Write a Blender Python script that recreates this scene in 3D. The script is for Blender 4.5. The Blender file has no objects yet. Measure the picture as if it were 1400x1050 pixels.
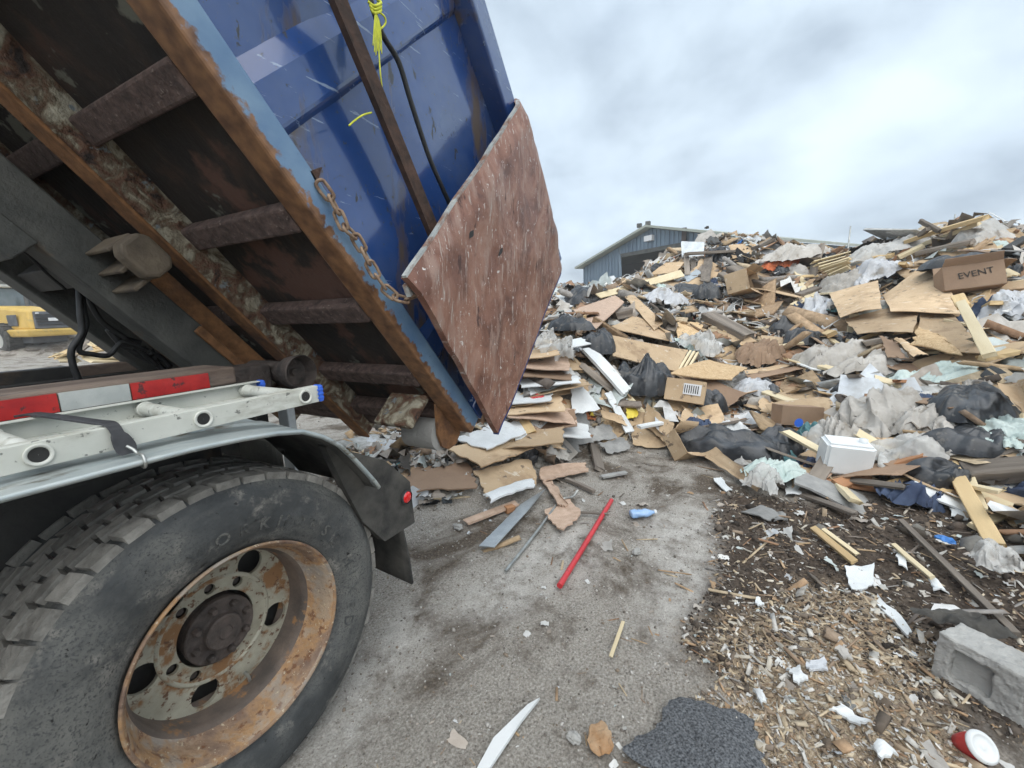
import bpy, bmesh, math, random
import numpy as np
from math import radians, cos, sin, pi, hypot
from mathutils import Vector, Matrix
random.seed(7); rng = np.random.default_rng(11)
S = bpy.context.scene; COL = S.collection

# ------------------------------------------------------------------ camera, sky, sun, exposure
F_PX, PITCH, ROLL, AZ, TILT = 574.75, radians(10.03), radians(-1.94), radians(28.4), radians(49.1)
CAM = np.array([0, 0, 1.5])
_fh = np.array([cos(AZ), sin(AZ), 0.]); _r = np.array([sin(AZ), -cos(AZ), 0.]); _u = np.array([0, 0, 1.])
C_F = _fh*cos(PITCH) - _u*sin(PITCH); _up = _u*cos(PITCH) + _fh*sin(PITCH)
C_R = _r*cos(ROLL) + _up*sin(ROLL); C_U = _up*cos(ROLL) - _r*sin(ROLL)
cd = bpy.data.cameras.new('camera'); cam = bpy.data.objects.new('camera', cd); COL.objects.link(cam)
cam.matrix_world = Matrix(((C_R[0], C_U[0], -C_F[0], CAM[0]), (C_R[1], C_U[1], -C_F[1], CAM[1]), (C_R[2], C_U[2], -C_F[2], CAM[2]), (0, 0, 0, 1)))
cd.sensor_width = 36; cd.lens = F_PX/1400*36; cd.clip_start = .02; cd.clip_end = 2000
S.camera = cam
W = bpy.data.worlds.new('World'); S.world = W; W.use_nodes = True
nt = W.node_tree; nt.nodes.clear(); nd = nt.nodes.new; lk = nt.links.new
SUN_EL, SUN_AZ = radians(58), radians(-145)      # sun direction azimuth in the XY plane (from +X)
sky = nd('ShaderNodeTexSky'); sky.sky_type = 'NISHITA'; sky.sun_disc = False
sky.sun_elevation = SUN_EL; sky.sun_rotation = radians(90) - SUN_AZ
sky.air_density = 1.0; sky.dust_density = 2.5
bg1 = nd('ShaderNodeBackground'); bg1.inputs[1].default_value = .11; lk(sky.outputs[0], bg1.inputs[0])
tc = nd('ShaderNodeTexCoord'); sep = nd('ShaderNodeSeparateXYZ'); lk(tc.outputs['Generated'], sep.inputs[0])
mx = nd('ShaderNodeMath'); mx.operation = 'MAXIMUM'; mx.inputs[1].default_value = .0; lk(sep.outputs['Z'], mx.inputs[0])
ad = nd('ShaderNodeMath'); ad.operation = 'ADD'; ad.inputs[1].default_value = .42; lk(mx.outputs[0], ad.inputs[0])
dv = nd('ShaderNodeVectorMath'); dv.operation = 'DIVIDE'; lk(tc.outputs['Generated'], dv.inputs[0])
cb = nd('ShaderNodeCombineXYZ'); lk(ad.outputs[0], cb.inputs[0]); lk(ad.outputs[0], cb.inputs[1]); cb.inputs[2].default_value = 1e3; lk(cb.outputs[0], dv.inputs[1])
n1 = nd('ShaderNodeTexNoise'); n1.inputs['Scale'].default_value = 2.1; n1.inputs['Detail'].default_value = 7; n1.inputs['Roughness'].default_value = .52; n1.inputs['Distortion'].default_value = .15; lk(dv.outputs[0], n1.inputs['Vector'])
cr = nd('ShaderNodeValToRGB'); e = cr.color_ramp.elements
e[0].position, e[0].color = .34, (.31, .375, .45, 1); e[1].position, e[1].color = .66, (.55, .64, .72, 1)
m_ = e.new(.48); m_.color = (.43, .51, .59, 1); lk(n1.outputs[0], cr.inputs[0])
bg2 = nd('ShaderNodeBackground'); bg2.inputs[1].default_value = .95; lk(cr.outputs[0], bg2.inputs[0])
n2 = nd('ShaderNodeTexNoise'); n2.inputs['Scale'].default_value = 1.3; n2.inputs['Detail'].default_value = 4; lk(dv.outputs[0], n2.inputs['Vector'])
mr = nd('ShaderNodeMapRange'); mr.inputs[1].default_value = .30; mr.inputs[2].default_value = .55; mr.inputs[3].default_value = .82; mr.inputs[4].default_value = 1.0; lk(n2.outputs[0], mr.inputs[0])
mix = nd('ShaderNodeMixShader'); lk(mr.outputs[0], mix.inputs[0]); lk(bg1.outputs[0], mix.inputs[1]); lk(bg2.outputs[0], mix.inputs[2])
wo = nd('ShaderNodeOutputWorld'); lk(mix.outputs[0], wo.inputs[0])
sl = bpy.data.lights.new('sun', 'SUN'); so = bpy.data.objects.new('sun', sl); COL.objects.link(so)
sl.energy = 1.5; sl.angle = radians(80); sl.color = (1, .96, .90)
_sd = Vector((cos(SUN_EL)*cos(SUN_AZ), cos(SUN_EL)*sin(SUN_AZ), sin(SUN_EL)))
so.rotation_euler = (-_sd).to_track_quat('-Z', 'Y').to_euler(); so.location = (0, -5, 20)
vs = S.view_settings; vs.view_transform = 'Standard'; vs.look = 'None'; vs.gamma = 1; vs.exposure = .88; vs.use_curve_mapping = False
S.cycles.use_denoising = True; S.cycles.max_bounces = 4; S.cycles.diffuse_bounces = 3; S.cycles.glossy_bounces = 2; S.cycles.transmission_bounces = 3; S.cycles.use_adaptive_sampling = True; S.cycles.adaptive_threshold = .03; S.cycles.transparent_max_bounces = 6
S.cycles.caustics_reflective = False; S.cycles.caustics_refractive = False

# ------------------------------------------------------------------ small maths
V = lambda *a: np.array(a, float)
def nz(v): v = np.asarray(v, float); return v/np.linalg.norm(v)
def ray(u, v): return nz((u-700)*C_R + (525-v)*C_U + F_PX*C_F)
def at(u, v, r):                       # point seen at photo pixel (u,v), r metres away over the ground
    d = ray(u, v); return CAM + d*(r/hypot(d[0], d[1]))
def onY(u, v, y): d = ray(u, v); return CAM + d*(y/d[1])
def onZ(u, v, z=0.): d = ray(u, v); return CAM + d*((z-CAM[2])/d[2])
BO = V(1.989, 1.3, .885); BB = V(cos(TILT), 0, -sin(TILT)); BN = V(sin(TILT), 0, cos(TILT))
def bw(s, n, y): p = BO + BB*s + BN*n; p[1] = y; return p      # tipped container frame to world
def bq(u, v, y): p = onY(u, v, y) - BO; return p@BB, p@BN

def _hash(ix, iy, seed):
    h = (ix.astype(np.int64)*374761393 + iy.astype(np.int64)*668265263 + seed*974634777) & 0xffffffff
    h = ((h ^ (h >> 13))*1274126177) & 0xffffffff
    return ((h ^ (h >> 16)) & 0xffff)/65535.0
def vnoise(x, y, seed=0):
    x = np.asarray(x, float); y = np.asarray(y, float)
    ix = np.floor(x); iy = np.floor(y); fx = x-ix; fy = y-iy
    fx = fx*fx*(3-2*fx); fy = fy*fy*(3-2*fy)
    a = _hash(ix, iy, seed); b = _hash(ix+1, iy, seed); c = _hash(ix, iy+1, seed); d = _hash(ix+1, iy+1, seed)
    return (a*(1-fx)+b*fx)*(1-fy) + (c*(1-fx)+d*fx)*fy
def fbm(x, y, oct=4, seed=0, gain=.5):
    s = 0; a = 1; t = 0
    for i in range(oct): s = s + a*vnoise(x*2**i, y*2**i, seed+i); t += a; a *= gain
    return s/t - .5

# ------------------------------------------------------------------ materials
MATS = {}
def mk(name, ramp, scale=4, detail=4, rough=.7, metal=0., bump=0., bscale=None, coat=0., stretch=(1, 1, 1), vary=0., spec=.5, rough2=None, dist=0., layers=(), alpha=1., trans=0., attr=False, nrough=.6):
    """ramp: [(pos, colour)] over noise; layers: [(ramp-lo, ramp-hi, scale, colour, rough, stretch)] worn patches on top"""
    m = bpy.data.materials.new(name); m.use_nodes = True; t = m.node_tree; t.nodes.clear(); N = t.nodes.new; L = t.links.new
    out = N('ShaderNodeOutputMaterial'); p = N('ShaderNodeBsdfPrincipled'); L(p.outputs[0], out.inputs[0])
    co = N('ShaderNodeTexCoord'); oi = N('ShaderNodeObjectInfo')
    off = N('ShaderNodeVectorMath'); off.operation = 'ADD'; L(co.outputs['Object'], off.inputs[0])
    sc = N('ShaderNodeMath'); sc.operation = 'MULTIPLY'; sc.inputs[1].default_value = 37.; L(oi.outputs['Random'], sc.inputs[0]); L(sc.outputs[0], off.inputs[1])
    def noise(scale, detail, stretch, rough=nrough, d=0.):
        mp = N('ShaderNodeMapping'); mp.inputs['Scale'].default_value = stretch; L(off.outputs[0], mp.inputs[0])
        n = N('ShaderNodeTexNoise'); n.inputs['Scale'].default_value = scale; n.inputs['Detail'].default_value = detail; n.inputs['Roughness'].default_value = rough; n.inputs['Distortion'].default_value = d
        L(mp.outputs[0], n.inputs['Vector']); return n
    n = noise(scale, detail, stretch, d=dist)
    cr = N('ShaderNodeValToRGB'); els = cr.color_ramp.elements
    while len(els) < len(ramp): els.new(.5)
    for el, (pos, c) in zip(els, ramp): el.position = pos; el.color = (*c, 1)
    L(n.outputs[0], cr.inputs[0]); col = cr.outputs[0]; rg = None
    if attr:
        va = N('ShaderNodeVertexColor'); va.layer_name = 'Col'
        mxx = N('ShaderNodeMix'); mxx.data_type = 'RGBA'; mxx.blend_type = 'MULTIPLY'; mxx.inputs[0].default_value = 1
        L(va.outputs[0], mxx.inputs[6]); L(col, mxx.inputs[7]); col = mxx.outputs[2]
    for (lo, hi, s2, c2, r2, st2) in layers:
        n2 = noise(s2, 5, st2, .65); mr = N('ShaderNodeMapRange'); mr.inputs[1].default_value = lo; mr.inputs[2].default_value = hi; L(n2.outputs[0], mr.inputs[0])
        mm = N('ShaderNodeMix'); mm.data_type = 'RGBA'; L(mr.outputs[0], mm.inputs[0]); L(col, mm.inputs[6]); mm.inputs[7].default_value = (*c2, 1); col = mm.outputs[2]
        rm = N('ShaderNodeMix'); rm.data_type = 'FLOAT'; L(mr.outputs[0], rm.inputs[0])
        if rg is None: rm.inputs[2].default_value = rough
        else: L(rg, rm.inputs[2])
        rm.inputs[3].default_value = r2; rg = rm.outputs[0]
    if vary:
        hs = N('ShaderNodeHueSaturation'); mr = N('ShaderNodeMapRange'); mr.inputs[3].default_value = 1-vary; mr.inputs[4].default_value = 1+vary
        L(oi.outputs['Random'], mr.inputs[0]); L(mr.outputs[0], hs.inputs['Value']); L(col, hs.inputs['Color']); col = hs.outputs[0]
    L(col, p.inputs['Base Color'])
    if rg is None: p.inputs['Roughness'].default_value = rough
    else: L(rg, p.inputs['Roughness'])
    p.inputs['Metallic'].default_value = metal; p.inputs['Coat Weight'].default_value = coat; p.inputs['Coat Roughness'].default_value = .06
    p.inputs['Specular IOR Level'].default_value = spec; p.inputs['Alpha'].default_value = alpha; p.inputs['Transmission Weight'].default_value = trans
    if bump:
        nb = noise(bscale or scale*3, 4, stretch, .6); b = N('ShaderNodeBump'); b.inputs['Strength'].default_value = min(1, bump); b.inputs['Distance'].default_value = .01*max(1, bump)
        L(nb.outputs[0], b.inputs['Height']); L(b.outputs[0], p.inputs['Normal'])
    MATS[name] = m; return m
def two(a, b, f=.35): return [(f, a), (1-f, b)]

RUST = (.30, .12, .045); DRUST = (.10, .045, .028); 
M_BLUE = mk('blue_paint', two((.017, .052, .18), (.027, .073, .235)), 3, rough=.18, coat=.7, bump=.05, bscale=2.2, layers=[(.48, .70, 1.2, (.085, .13, .25), .32, (1, 1, 1)), (.655, .67, 13, (.02, .022, .03), .6, (1, 1, .35)), (.64, .66, 40, (.014, .018, .03), .6, (1, 1, 1)), (.64, .66, 22, (.22, .29, .42), .6, (.15, 1, 1.6)), (.60, .68, 2.2, (.10, .075, .06), .6, (1.6, 1, .4))])
M_DBLUE = mk('blue_paint_inner', two((.012, .03, .15), (.02, .05, .2)), 3, rough=.3, bump=.1)
M_UNDER = mk('rusty_underside', [(.3, (.012, .010, .009)), (.52, (.026, .019, .015)), (.68, (.07, .037, .026)), (.8, (.15, .11, .08))], 3.2, rough=.85, bump=.9, bscale=22, dist=.5, stretch=(1, 1.6, 1), layers=[(.57, .63, 2.0, (.12, .062, .045), .9, (1, 1, 1)), (.60, .63, 3.4, (.15, .15, .12), .9, (1, .8, 1))])
M_XMEM = mk('rusty_cross_member', [(.3, (.045, .03, .027)), (.7, (.15, .10, .085))], 26, rough=.9, bump=1., bscale=60, layers=[(.6, .75, 60, (.33, .26, .22), .9, (1, 1, 1))])
M_SILL = mk('flaking_rust', [(.32, (.03, .023, .02)), (.43, (.13, .065, .04)), (.52, (.16, .125, .085)), (.60, (.33, .30, .225)), (.68, (.40, .37, .29))], 11, rough=.9, bump=3.0, bscale=16, dist=1.2, layers=[(.62, .66, 12, (.20, .23, .24), .8, (1, 1, 1))])
M_ORANGE = mk('orange_rust', two((.13, .062, .028), (.31, .15, .062), .3), 18, rough=.95, bump=.6, bscale=60, layers=[(.52, .66, 4, (.085, .045, .03), .9, (1, 1, 1))])
M_DOOR = mk('rust_brown_door', [(.28, (.105, .047, .034)), (.45, (.215, .10, .068)), (.56, (.285, .145, .10)), (.7, (.36, .215, .16))], 4.5, rough=.5, bump=.8, bscale=14, dist=.8, layers=[(.54, .66, 6, (.33, .215, .17), .55, (1.8, 1, .5)), (.60, .66, 8, (.40, .33, .29), .6, (5, 1, .8)), (.635, .65, 20, (.60, .56, .52), .7, (5, 1, .7)), (.655, .67, 34, (.66, .63, .6), .7, (1, 1, 1)), (.62, .68, 5, (.085, .045, .038), .8, (2.2, 1, .8)), (.665, .70, 2.4, (.24, .25, .22), .6, (1, 1, 1))])
M_BARE = mk('door_edge_grey', two((.30, .33, .33), (.48, .50, .48)), 12, rough=.6, bump=.3, layers=[(.45, .6, 9, (.22, .12, .08), .8, (1, 1, 1))])
M_HOIST = mk('greasy_frame', two((.035, .038, .036), (.11, .11, .098), .3), 5, rough=.6, bump=.5, bscale=40, layers=[(.64, .8, 4, (.20, .12, .06), .8, (1, 1, 1))])
M_BLACK = mk('black_frame', two((.010, .010, .010), (.035, .033, .03)), 6, rough=.6, bump=.3, layers=[(.6, .72, 5, (.10, .07, .045), .8, (1, 1, 1))])
M_SHOE = mk('dusty_brown_casting', two((.07, .055, .04), (.17, .135, .095), .3), 9, rough=.8, bump=.5, bscale=40)
M_GREASE = mk('dusty_dark', two((.02, .02, .019), (.085, .08, .07)), 7, rough=.8, bump=.6, bscale=25)
M_BARR = mk('dark_rust_bar', two((.03, .018, .013), (.085, .045, .03)), 18, rough=.85, bump=.6, bscale=50)
M_BROWNRAIL = mk('worn_brown_rail', two((.12, .085, .065), (.26, .20, .16)), 10, rough=.85, bump=.5, stretch=(.3, 1, 1), layers=[(.6, .7, 8, (.08, .07, .075), .8, (.4, 1, 1))])
M_TRED = mk('tape_red', two((.42, .018, .02), (.60, .035, .03)), 14, rough=.4, coat=.2, layers=[(.58, .62, 20, (.12, .04, .04), .8, (1, 1, 1))])
M_TWHITE = mk('tape_white', two((.52, .55, .52), (.66, .68, .64)), 14, rough=.4, coat=.2, layers=[(.58, .64, 20, (.3, .3, .28), .8, (1, 1, 1))])
M_FIBER = mk('ladder_fibreglass', two((.54, .55, .49), (.66, .66, .60)), 6, rough=.5, bump=.06, layers=[(.54, .66, 9, (.40, .39, .33), .7, (.4, 1, 1)), (.63, .66, 40, (.2, .2, .18), .8, (1, 1, 1))])
M_ALU = mk('fender_metal', two((.30, .36, .38), (.55, .58, .56), .3), 12, rough=.45, metal=.35, bump=.2, stretch=(.4, 2, 1), layers=[(.58, .68, 14, (.16, .15, .12), .8, (.4, 1, 1))])
M_CAPB = mk('blue_plastic', two((.03, .12, .62), (.05, .17, .72)), 5, rough=.4)
M_RUBBER = mk('strap_rubber', two((.02, .02, .023), (.055, .055, .06)), 10, rough=.6, bump=.2)
M_TYRE = mk('tyre_rubber', two((.022, .025, .027), (.062, .066, .067), .32), 7, rough=.66, bump=.35, bscale=40, stretch=(1, 1, 1), layers=[(.44, .66, 2.6, (.15, .148, .135), .9, (1, 4, 1)), (.55, .66, 9, (.20, .19, .17), .9, (1, 1, 1)), (.50, .64, 160, (.05, .052, .052), .8, (1, 1, 1)), (.64, .66, 45, (.01, .01, .01), .5, (1, 1, 1))])
M_TREAD = mk('dusty_tread', two((.10, .095, .085), (.31, .295, .265), .28), 14, rough=.95, bump=.9, bscale=45, vary=.15)
M_RIM = mk('rusty_rim', [(.32, (.14, .09, .07)), (.45, (.25, .165, .11)), (.54, (.36, .21, .10)), (.62, (.34, .26, .185)), (.7, (.42, .28, .15))], 8, rough=.75, bump=.7, bscale=50, layers=[(.55, .63, 34, (.17, .08, .04), .8, (1, 1, 1)), (.54, .64, 4, (.30, .26, .22), .7, (1, 1, 1)), (.62, .66, 60, (.5, .42, .3), .8, (1, 1, 1))])
M_WELL = mk('rim_well_grey_brown', two((.07, .058, .05), (.17, .13, .105), .3), 9, rough=.75, bump=.4, bscale=40, layers=[(.56, .64, 12, (.30, .16, .07), .8, (1, 1, 1))])  # darker grey-brown for the deep part of the barrel, with rust patches
M_DISC = mk('pale_wheel_disc', two((.25, .235, .18), (.41, .39, .31)), 7, rough=.6, bump=.15, layers=[(.53, .61, 9, (.22, .115, .05), .8, (1, 1, 1)), (.57, .63, 38, (.11, .055, .03), .8, (1, 1, 1))])
M_HUB = mk('greasy_hub', two((.025, .021, .019), (.10, .078, .068), .3), 16, rough=.75, bump=.9, bscale=40)
M_RLAMP = mk('red_lens', two((.62, .004, .008), (.75, .01, .012)), 40, rough=.12, coat=1.)
M_CHROME = mk('bright_metal', two((.5, .52, .54), (.75, .77, .78)), 12, rough=.25, metal=.9, bump=.6, bscale=20)
M_CHAIN = mk('rusty_chain', two((.17, .10, .065), (.40, .29, .20)), 30, rough=.75, metal=.25, bump=.3)
M_ROPEY = mk('yellow_rope', two((.50, .54, .03), (.72, .74, .07)), 40, rough=.7)
M_HOSE = mk('black_hose', two((.008, .008, .009), (.03, .03, .03)), 10, rough=.45)
# debris
M_CARD = mk('cardboard', two((.47, .335, .205), (.60, .45, .29), .3), 2.2, rough=.9, bump=.12, bscale=14, vary=.22, layers=[(.54, .68, 3, (.37, .255, .155), .9, (1, 1, 1)), (.62, .66, 14, (.64, .55, .43), .9, (1, .4, 1)), (.62, .66, 7, (.2, .145, .1), .9, (1, 1, 1))])
M_CARDD = mk('dark_cardboard', two((.25, .165, .11), (.35, .24, .16), .3), 2.2, rough=.9, bump=.15, bscale=14, vary=.15, layers=[(.66, .74, 5, (.32, .23, .16), .9, (1, 1, 1))])
M_OSB = mk('flake_board', [(.3, (.42, .27, .14)), (.5, (.58, .41, .23)), (.7, (.70, .53, .33))], 26, rough=.9, bump=.3, bscale=30, dist=1.5, vary=.1)
M_PINK = mk('pinkish_fibreboard', two((.44, .31, .225), (.56, .41, .31)), 18, rough=.9, bump=.2, bscale=40, vary=.08, layers=[(.66, .72, 8, (.26, .15, .10), .9, (1, 1, 1))])
M_WOOD = mk('raw_lumber', two((.50, .35, .175), (.68, .51, .28), .3), 5, rough=.8, bump=.25, bscale=14, stretch=(.14, 1.6, 1.6), vary=.14, layers=[(.62, .72, 4, (.32, .22, .13), .85, (.2, 1, 1))])
M_WOODP = mk('pale_lumber', two((.62, .51, .32), (.74, .64, .44), .3), 5, rough=.8, bump=.2, bscale=14, stretch=(.14, 1.6, 1.6), vary=.12)
M_WOODR = mk('red_brown_lumber', two((.28, .13, .06), (.42, .22, .11), .3), 6, rough=.75, bump=.25, stretch=(.14, 1.6, 1.6), vary=.12)
M_WOODG = mk('weathered_timber', two((.11, .093, .078), (.28, .24, .20), .3), 7, rough=.95, bump=.9, bscale=16, stretch=(.16, 1.8, 1.8), vary=.25)
M_WHITE = mk('white_board', two((.60, .62, .62), (.74, .76, .76)), 5, rough=.7, bump=.1, vary=.06, layers=[(.64, .74, 6, (.44, .43, .40), .9, (1, 1, 1)), (.70, .72, 25, (.26, .23, .20), .9, (1, 1, 1))])
M_GREYB = mk('grey_shingle', two((.20, .20, .195), (.34, .335, .32), .3), 9, rough=.95, bump=.5, bscale=40, vary=.2)
M_BAG = mk('black_bag_plastic', two((.014, .016, .019), (.030, .034, .040)), 6, rough=.33, bump=.5, bscale=16, spec=.6, layers=[(.50, .66, 4, (.075, .08, .088), .5, (1, 1, 1)), (.60, .66, 14, (.14, .135, .125), .8, (1, 1, 1))])
M_CLOTH = mk('dirty_plastic_sheet', two((.36, .335, .30), (.54, .515, .475), .3), 5, rough=.65, bump=.7, bscale=20, vary=.1, layers=[(.54, .68, 6, (.28, .25, .21), .8, (1, 1, 1))])
M_CLOTHG = mk('greenish_plastic_sheet', two((.42, .52, .49), (.60, .68, .64), .3), 4, rough=.4, bump=1.2, bscale=20, vary=.1)
M_CLEAR = mk('clear_film', two((.56, .555, .53), (.74, .735, .71)), 5, rough=.45, bump=.6, bscale=22, spec=.4, alpha=.62, layers=[(.55, .68, 5, (.36, .33, .29), .7, (1, 1, 1))])
M_FILMB = mk('bluish_bag_film', two((.42, .435, .46), (.60, .615, .635)), 4, rough=.5, bump=.6, bscale=22, layers=[(.56, .68, 5, (.33, .31, .28), .7, (1, 1, 1))])
M_NAVY = mk('navy_fabric', two((.03, .045, .09), (.07, .10, .17)), 6, rough=.85, bump=.5)
M_TEAL = mk('teal_tarp', two((.06, .17, .19), (.12, .27, .28)), 6, rough=.6, bump=.4)
M_ORCL = mk('orange_fabric', two((.55, .13, .05), (.70, .22, .09)), 8, rough=.8, bump=.5)
M_JUG = mk('milky_jug_plastic', two((.68, .71, .72), (.79, .82, .83)), 3, rough=.45, bump=.05)
M_STEEL = mk('dull_steel', two((.30, .31, .30), (.48, .49, .47)), 14, rough=.38, metal=.75, bump=.15, layers=[(.62, .72, 10, (.22, .19, .15), .8, (1, 1, 1))])
M_TIN = mk('galvanised_sheet', two((.38, .42, .45), (.52, .56, .58)), 8, rough=.4, metal=.5, bump=.3, vary=.15)
M_REDP = mk('red_paint_pipe', two((.48, .02, .03), (.60, .04, .045)), 14, rough=.4, coat=.3, layers=[(.66, .72, 18, (.25, .06, .05), .7, (1, 1, 1))])
M_BLUEPL = mk('blue_clear_plastic', two((.20, .36, .62), (.34, .50, .74)), 6, rough=.2, coat=.4)
M_CONC = mk('concrete', two((.27, .265, .25), (.40, .395, .375), .3), 5, rough=.95, bump=.9, bscale=26, layers=[(.60, .70, 3, (.22, .215, .20), .95, (1, 1, 1)), (.68, .72, 30, (.5, .49, .46), .95, (1, 1, 1))])
M_MAT = mk('dark_fuzzy_mat', two((.03, .033, .038), (.20, .21, .222), .34), 130, rough=.95, bump=2., bscale=70)
M_YEL = mk('yellow_board', two((.60, .46, .04), (.72, .58, .09)), 8, rough=.7, vary=.1)
M_REDM = mk('red_plastic', two((.50, .02, .03), (.62, .05, .05)), 8, rough=.4)
M_BLUEM = mk('blue_plastic_scrap', two((.04, .17, .50), (.08, .27, .62)), 8, rough=.4)
M_GREENM = mk('green_plastic_scrap', two((.03, .25, .08), (.06, .33, .12)), 8, rough=.4)
M_INK = mk('printed_ink', two((.02, .017, .015), (.04, .035, .03)), 30, rough=.8)
M_LABEL = mk('white_label', two((.66, .66, .66), (.74, .74, .74)), 20, rough=.6)
M_ROCKO = mk('rusty_stone', two((.30, .16, .07), (.46, .33, .21), .3), 14, rough=.95, bump=.8)
M_STUFF = mk('mixed_scrap', two((.62, .60, .57), (1, 1, 1), .3), 7, rough=.75, bump=.3, bscale=20, attr=True)
M_STUFFM = mk('mixed_scrap_matt', two((.55, .53, .5), (1, 1, 1), .3), 16, rough=.95, bump=.5, bscale=40, attr=True)
# far things
M_SHED = mk('blue_grey_cladding', two((.14, .20, .27), (.19, .26, .33)), 1.2, rough=.5, metal=.2, stretch=(1, 1, .2), layers=[(.62, .72, 1.5, (.22, .27, .32), .6, (1, 1, .15))])
M_ROOFG = mk('pale_green_roof', two((.33, .36, .31), (.42, .44, .38)), 1.5, rough=.6, stretch=(1, .3, 1))
M_SHEDIN = mk('shed_inside_shade', two((.012, .012, .013), (.025, .025, .025)), 1, rough=.9)  # near-black: the dimness inside the shed is put into the colour
M_FABRIC = mk('hoop_barn_fabric', two((.42, .42, .39), (.52, .52, .48)), .6, rough=.8)
M_LYEL = mk('loader_yellow', two((.60, .39, .08), (.68, .46, .12)), 2, rough=.5, layers=[(.6, .72, 1.6, (.36, .27, .13), .8, (1, 1, 1))])
M_LGREY = mk('loader_grey', two((.07, .075, .085), (.11, .115, .125)), 3, rough=.6)
M_LGLASS = mk('cab_glass', two((.10, .14, .16), (.16, .20, .22)), 2, rough=.1, spec=.8)
M_LAMPW = mk('white_lamp', two((.8, .8, .8), (.85, .85, .85)), 2, rough=.3)
M_LORNG = mk('orange_beacon', two((.75, .16, .04), (.8, .2, .05)), 2, rough=.3)
M_BIRD = mk('dark_feathers', two((.05, .05, .05), (.12, .11, .1)), 9, rough=.9)
M_DARKROOF = mk('dark_brown_roof', two((.06, .045, .042), (.10, .075, .068)), 1, rough=.8)
# container rail: blue paint giving way to rust towards its lower edge
def rail_mat():
    m = mk('rail_blue_to_rust', two((.10, .19, .33), (.20, .31, .43)), 4, rough=.45, bump=.2, layers=[(.66, .72, 12, (.05, .07, .12), .6, (1, 1, 1))])
    t = m.node_tree; p = next(n for n in t.nodes if n.type == 'BSDF_PRINCIPLED'); N = t.nodes.new; L = t.links.new
    src = p.inputs['Base Color'].links[0].from_socket
    co = N('ShaderNodeTexCoord'); dt = N('ShaderNodeVectorMath'); dt.operation = 'DOT_PRODUCT'; L(co.outputs['Object'], dt.inputs[0]); dt.inputs[1].default_value = tuple(BN)
    ns = N('ShaderNodeTexNoise'); ns.inputs['Scale'].default_value = 34; ns.inputs['Detail'].default_value = 6; L(co.outputs['Object'], ns.inputs['Vector'])
    m1 = N('ShaderNodeMath'); m1.operation = 'MULTIPLY_ADD'; L(ns.outputs[0], m1.inputs[0]); m1.inputs[1].default_value = -.10; L(dt.outputs['Value'], m1.inputs[2])
    base = float(BO@BN); mr = N('ShaderNodeMapRange'); L(m1.outputs[0], mr.inputs[0]); mr.inputs[1].default_value = base-.134; mr.inputs[2].default_value = base-.122; mr.inputs[3].default_value = 1; mr.inputs[4].default_value = 0
    n2 = N('ShaderNodeTexNoise'); n2.inputs['Scale'].default_value = 22; n2.inputs['Detail'].default_value = 6; L(co.outputs['Object'], n2.inputs['Vector'])
    cr = N('ShaderNodeValToRGB'); cr.color_ramp.elements[0].position = .3; cr.color_ramp.elements[0].color = (.10, .048, .026, 1); cr.color_ramp.elements[1].position = .7; cr.color_ramp.elements[1].color = (.29, .15, .072, 1); L(n2.outputs[0], cr.inputs[0])
    mm = N('ShaderNodeMix'); mm.data_type = 'RGBA'; L(mr.outputs[0], mm.inputs[0]); L(src, mm.inputs[6]); L(cr.outputs[0], mm.inputs[7]); L(mm.outputs[2], p.inputs['Base Color'])
    return m
M_RAIL = rail_mat()

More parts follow.
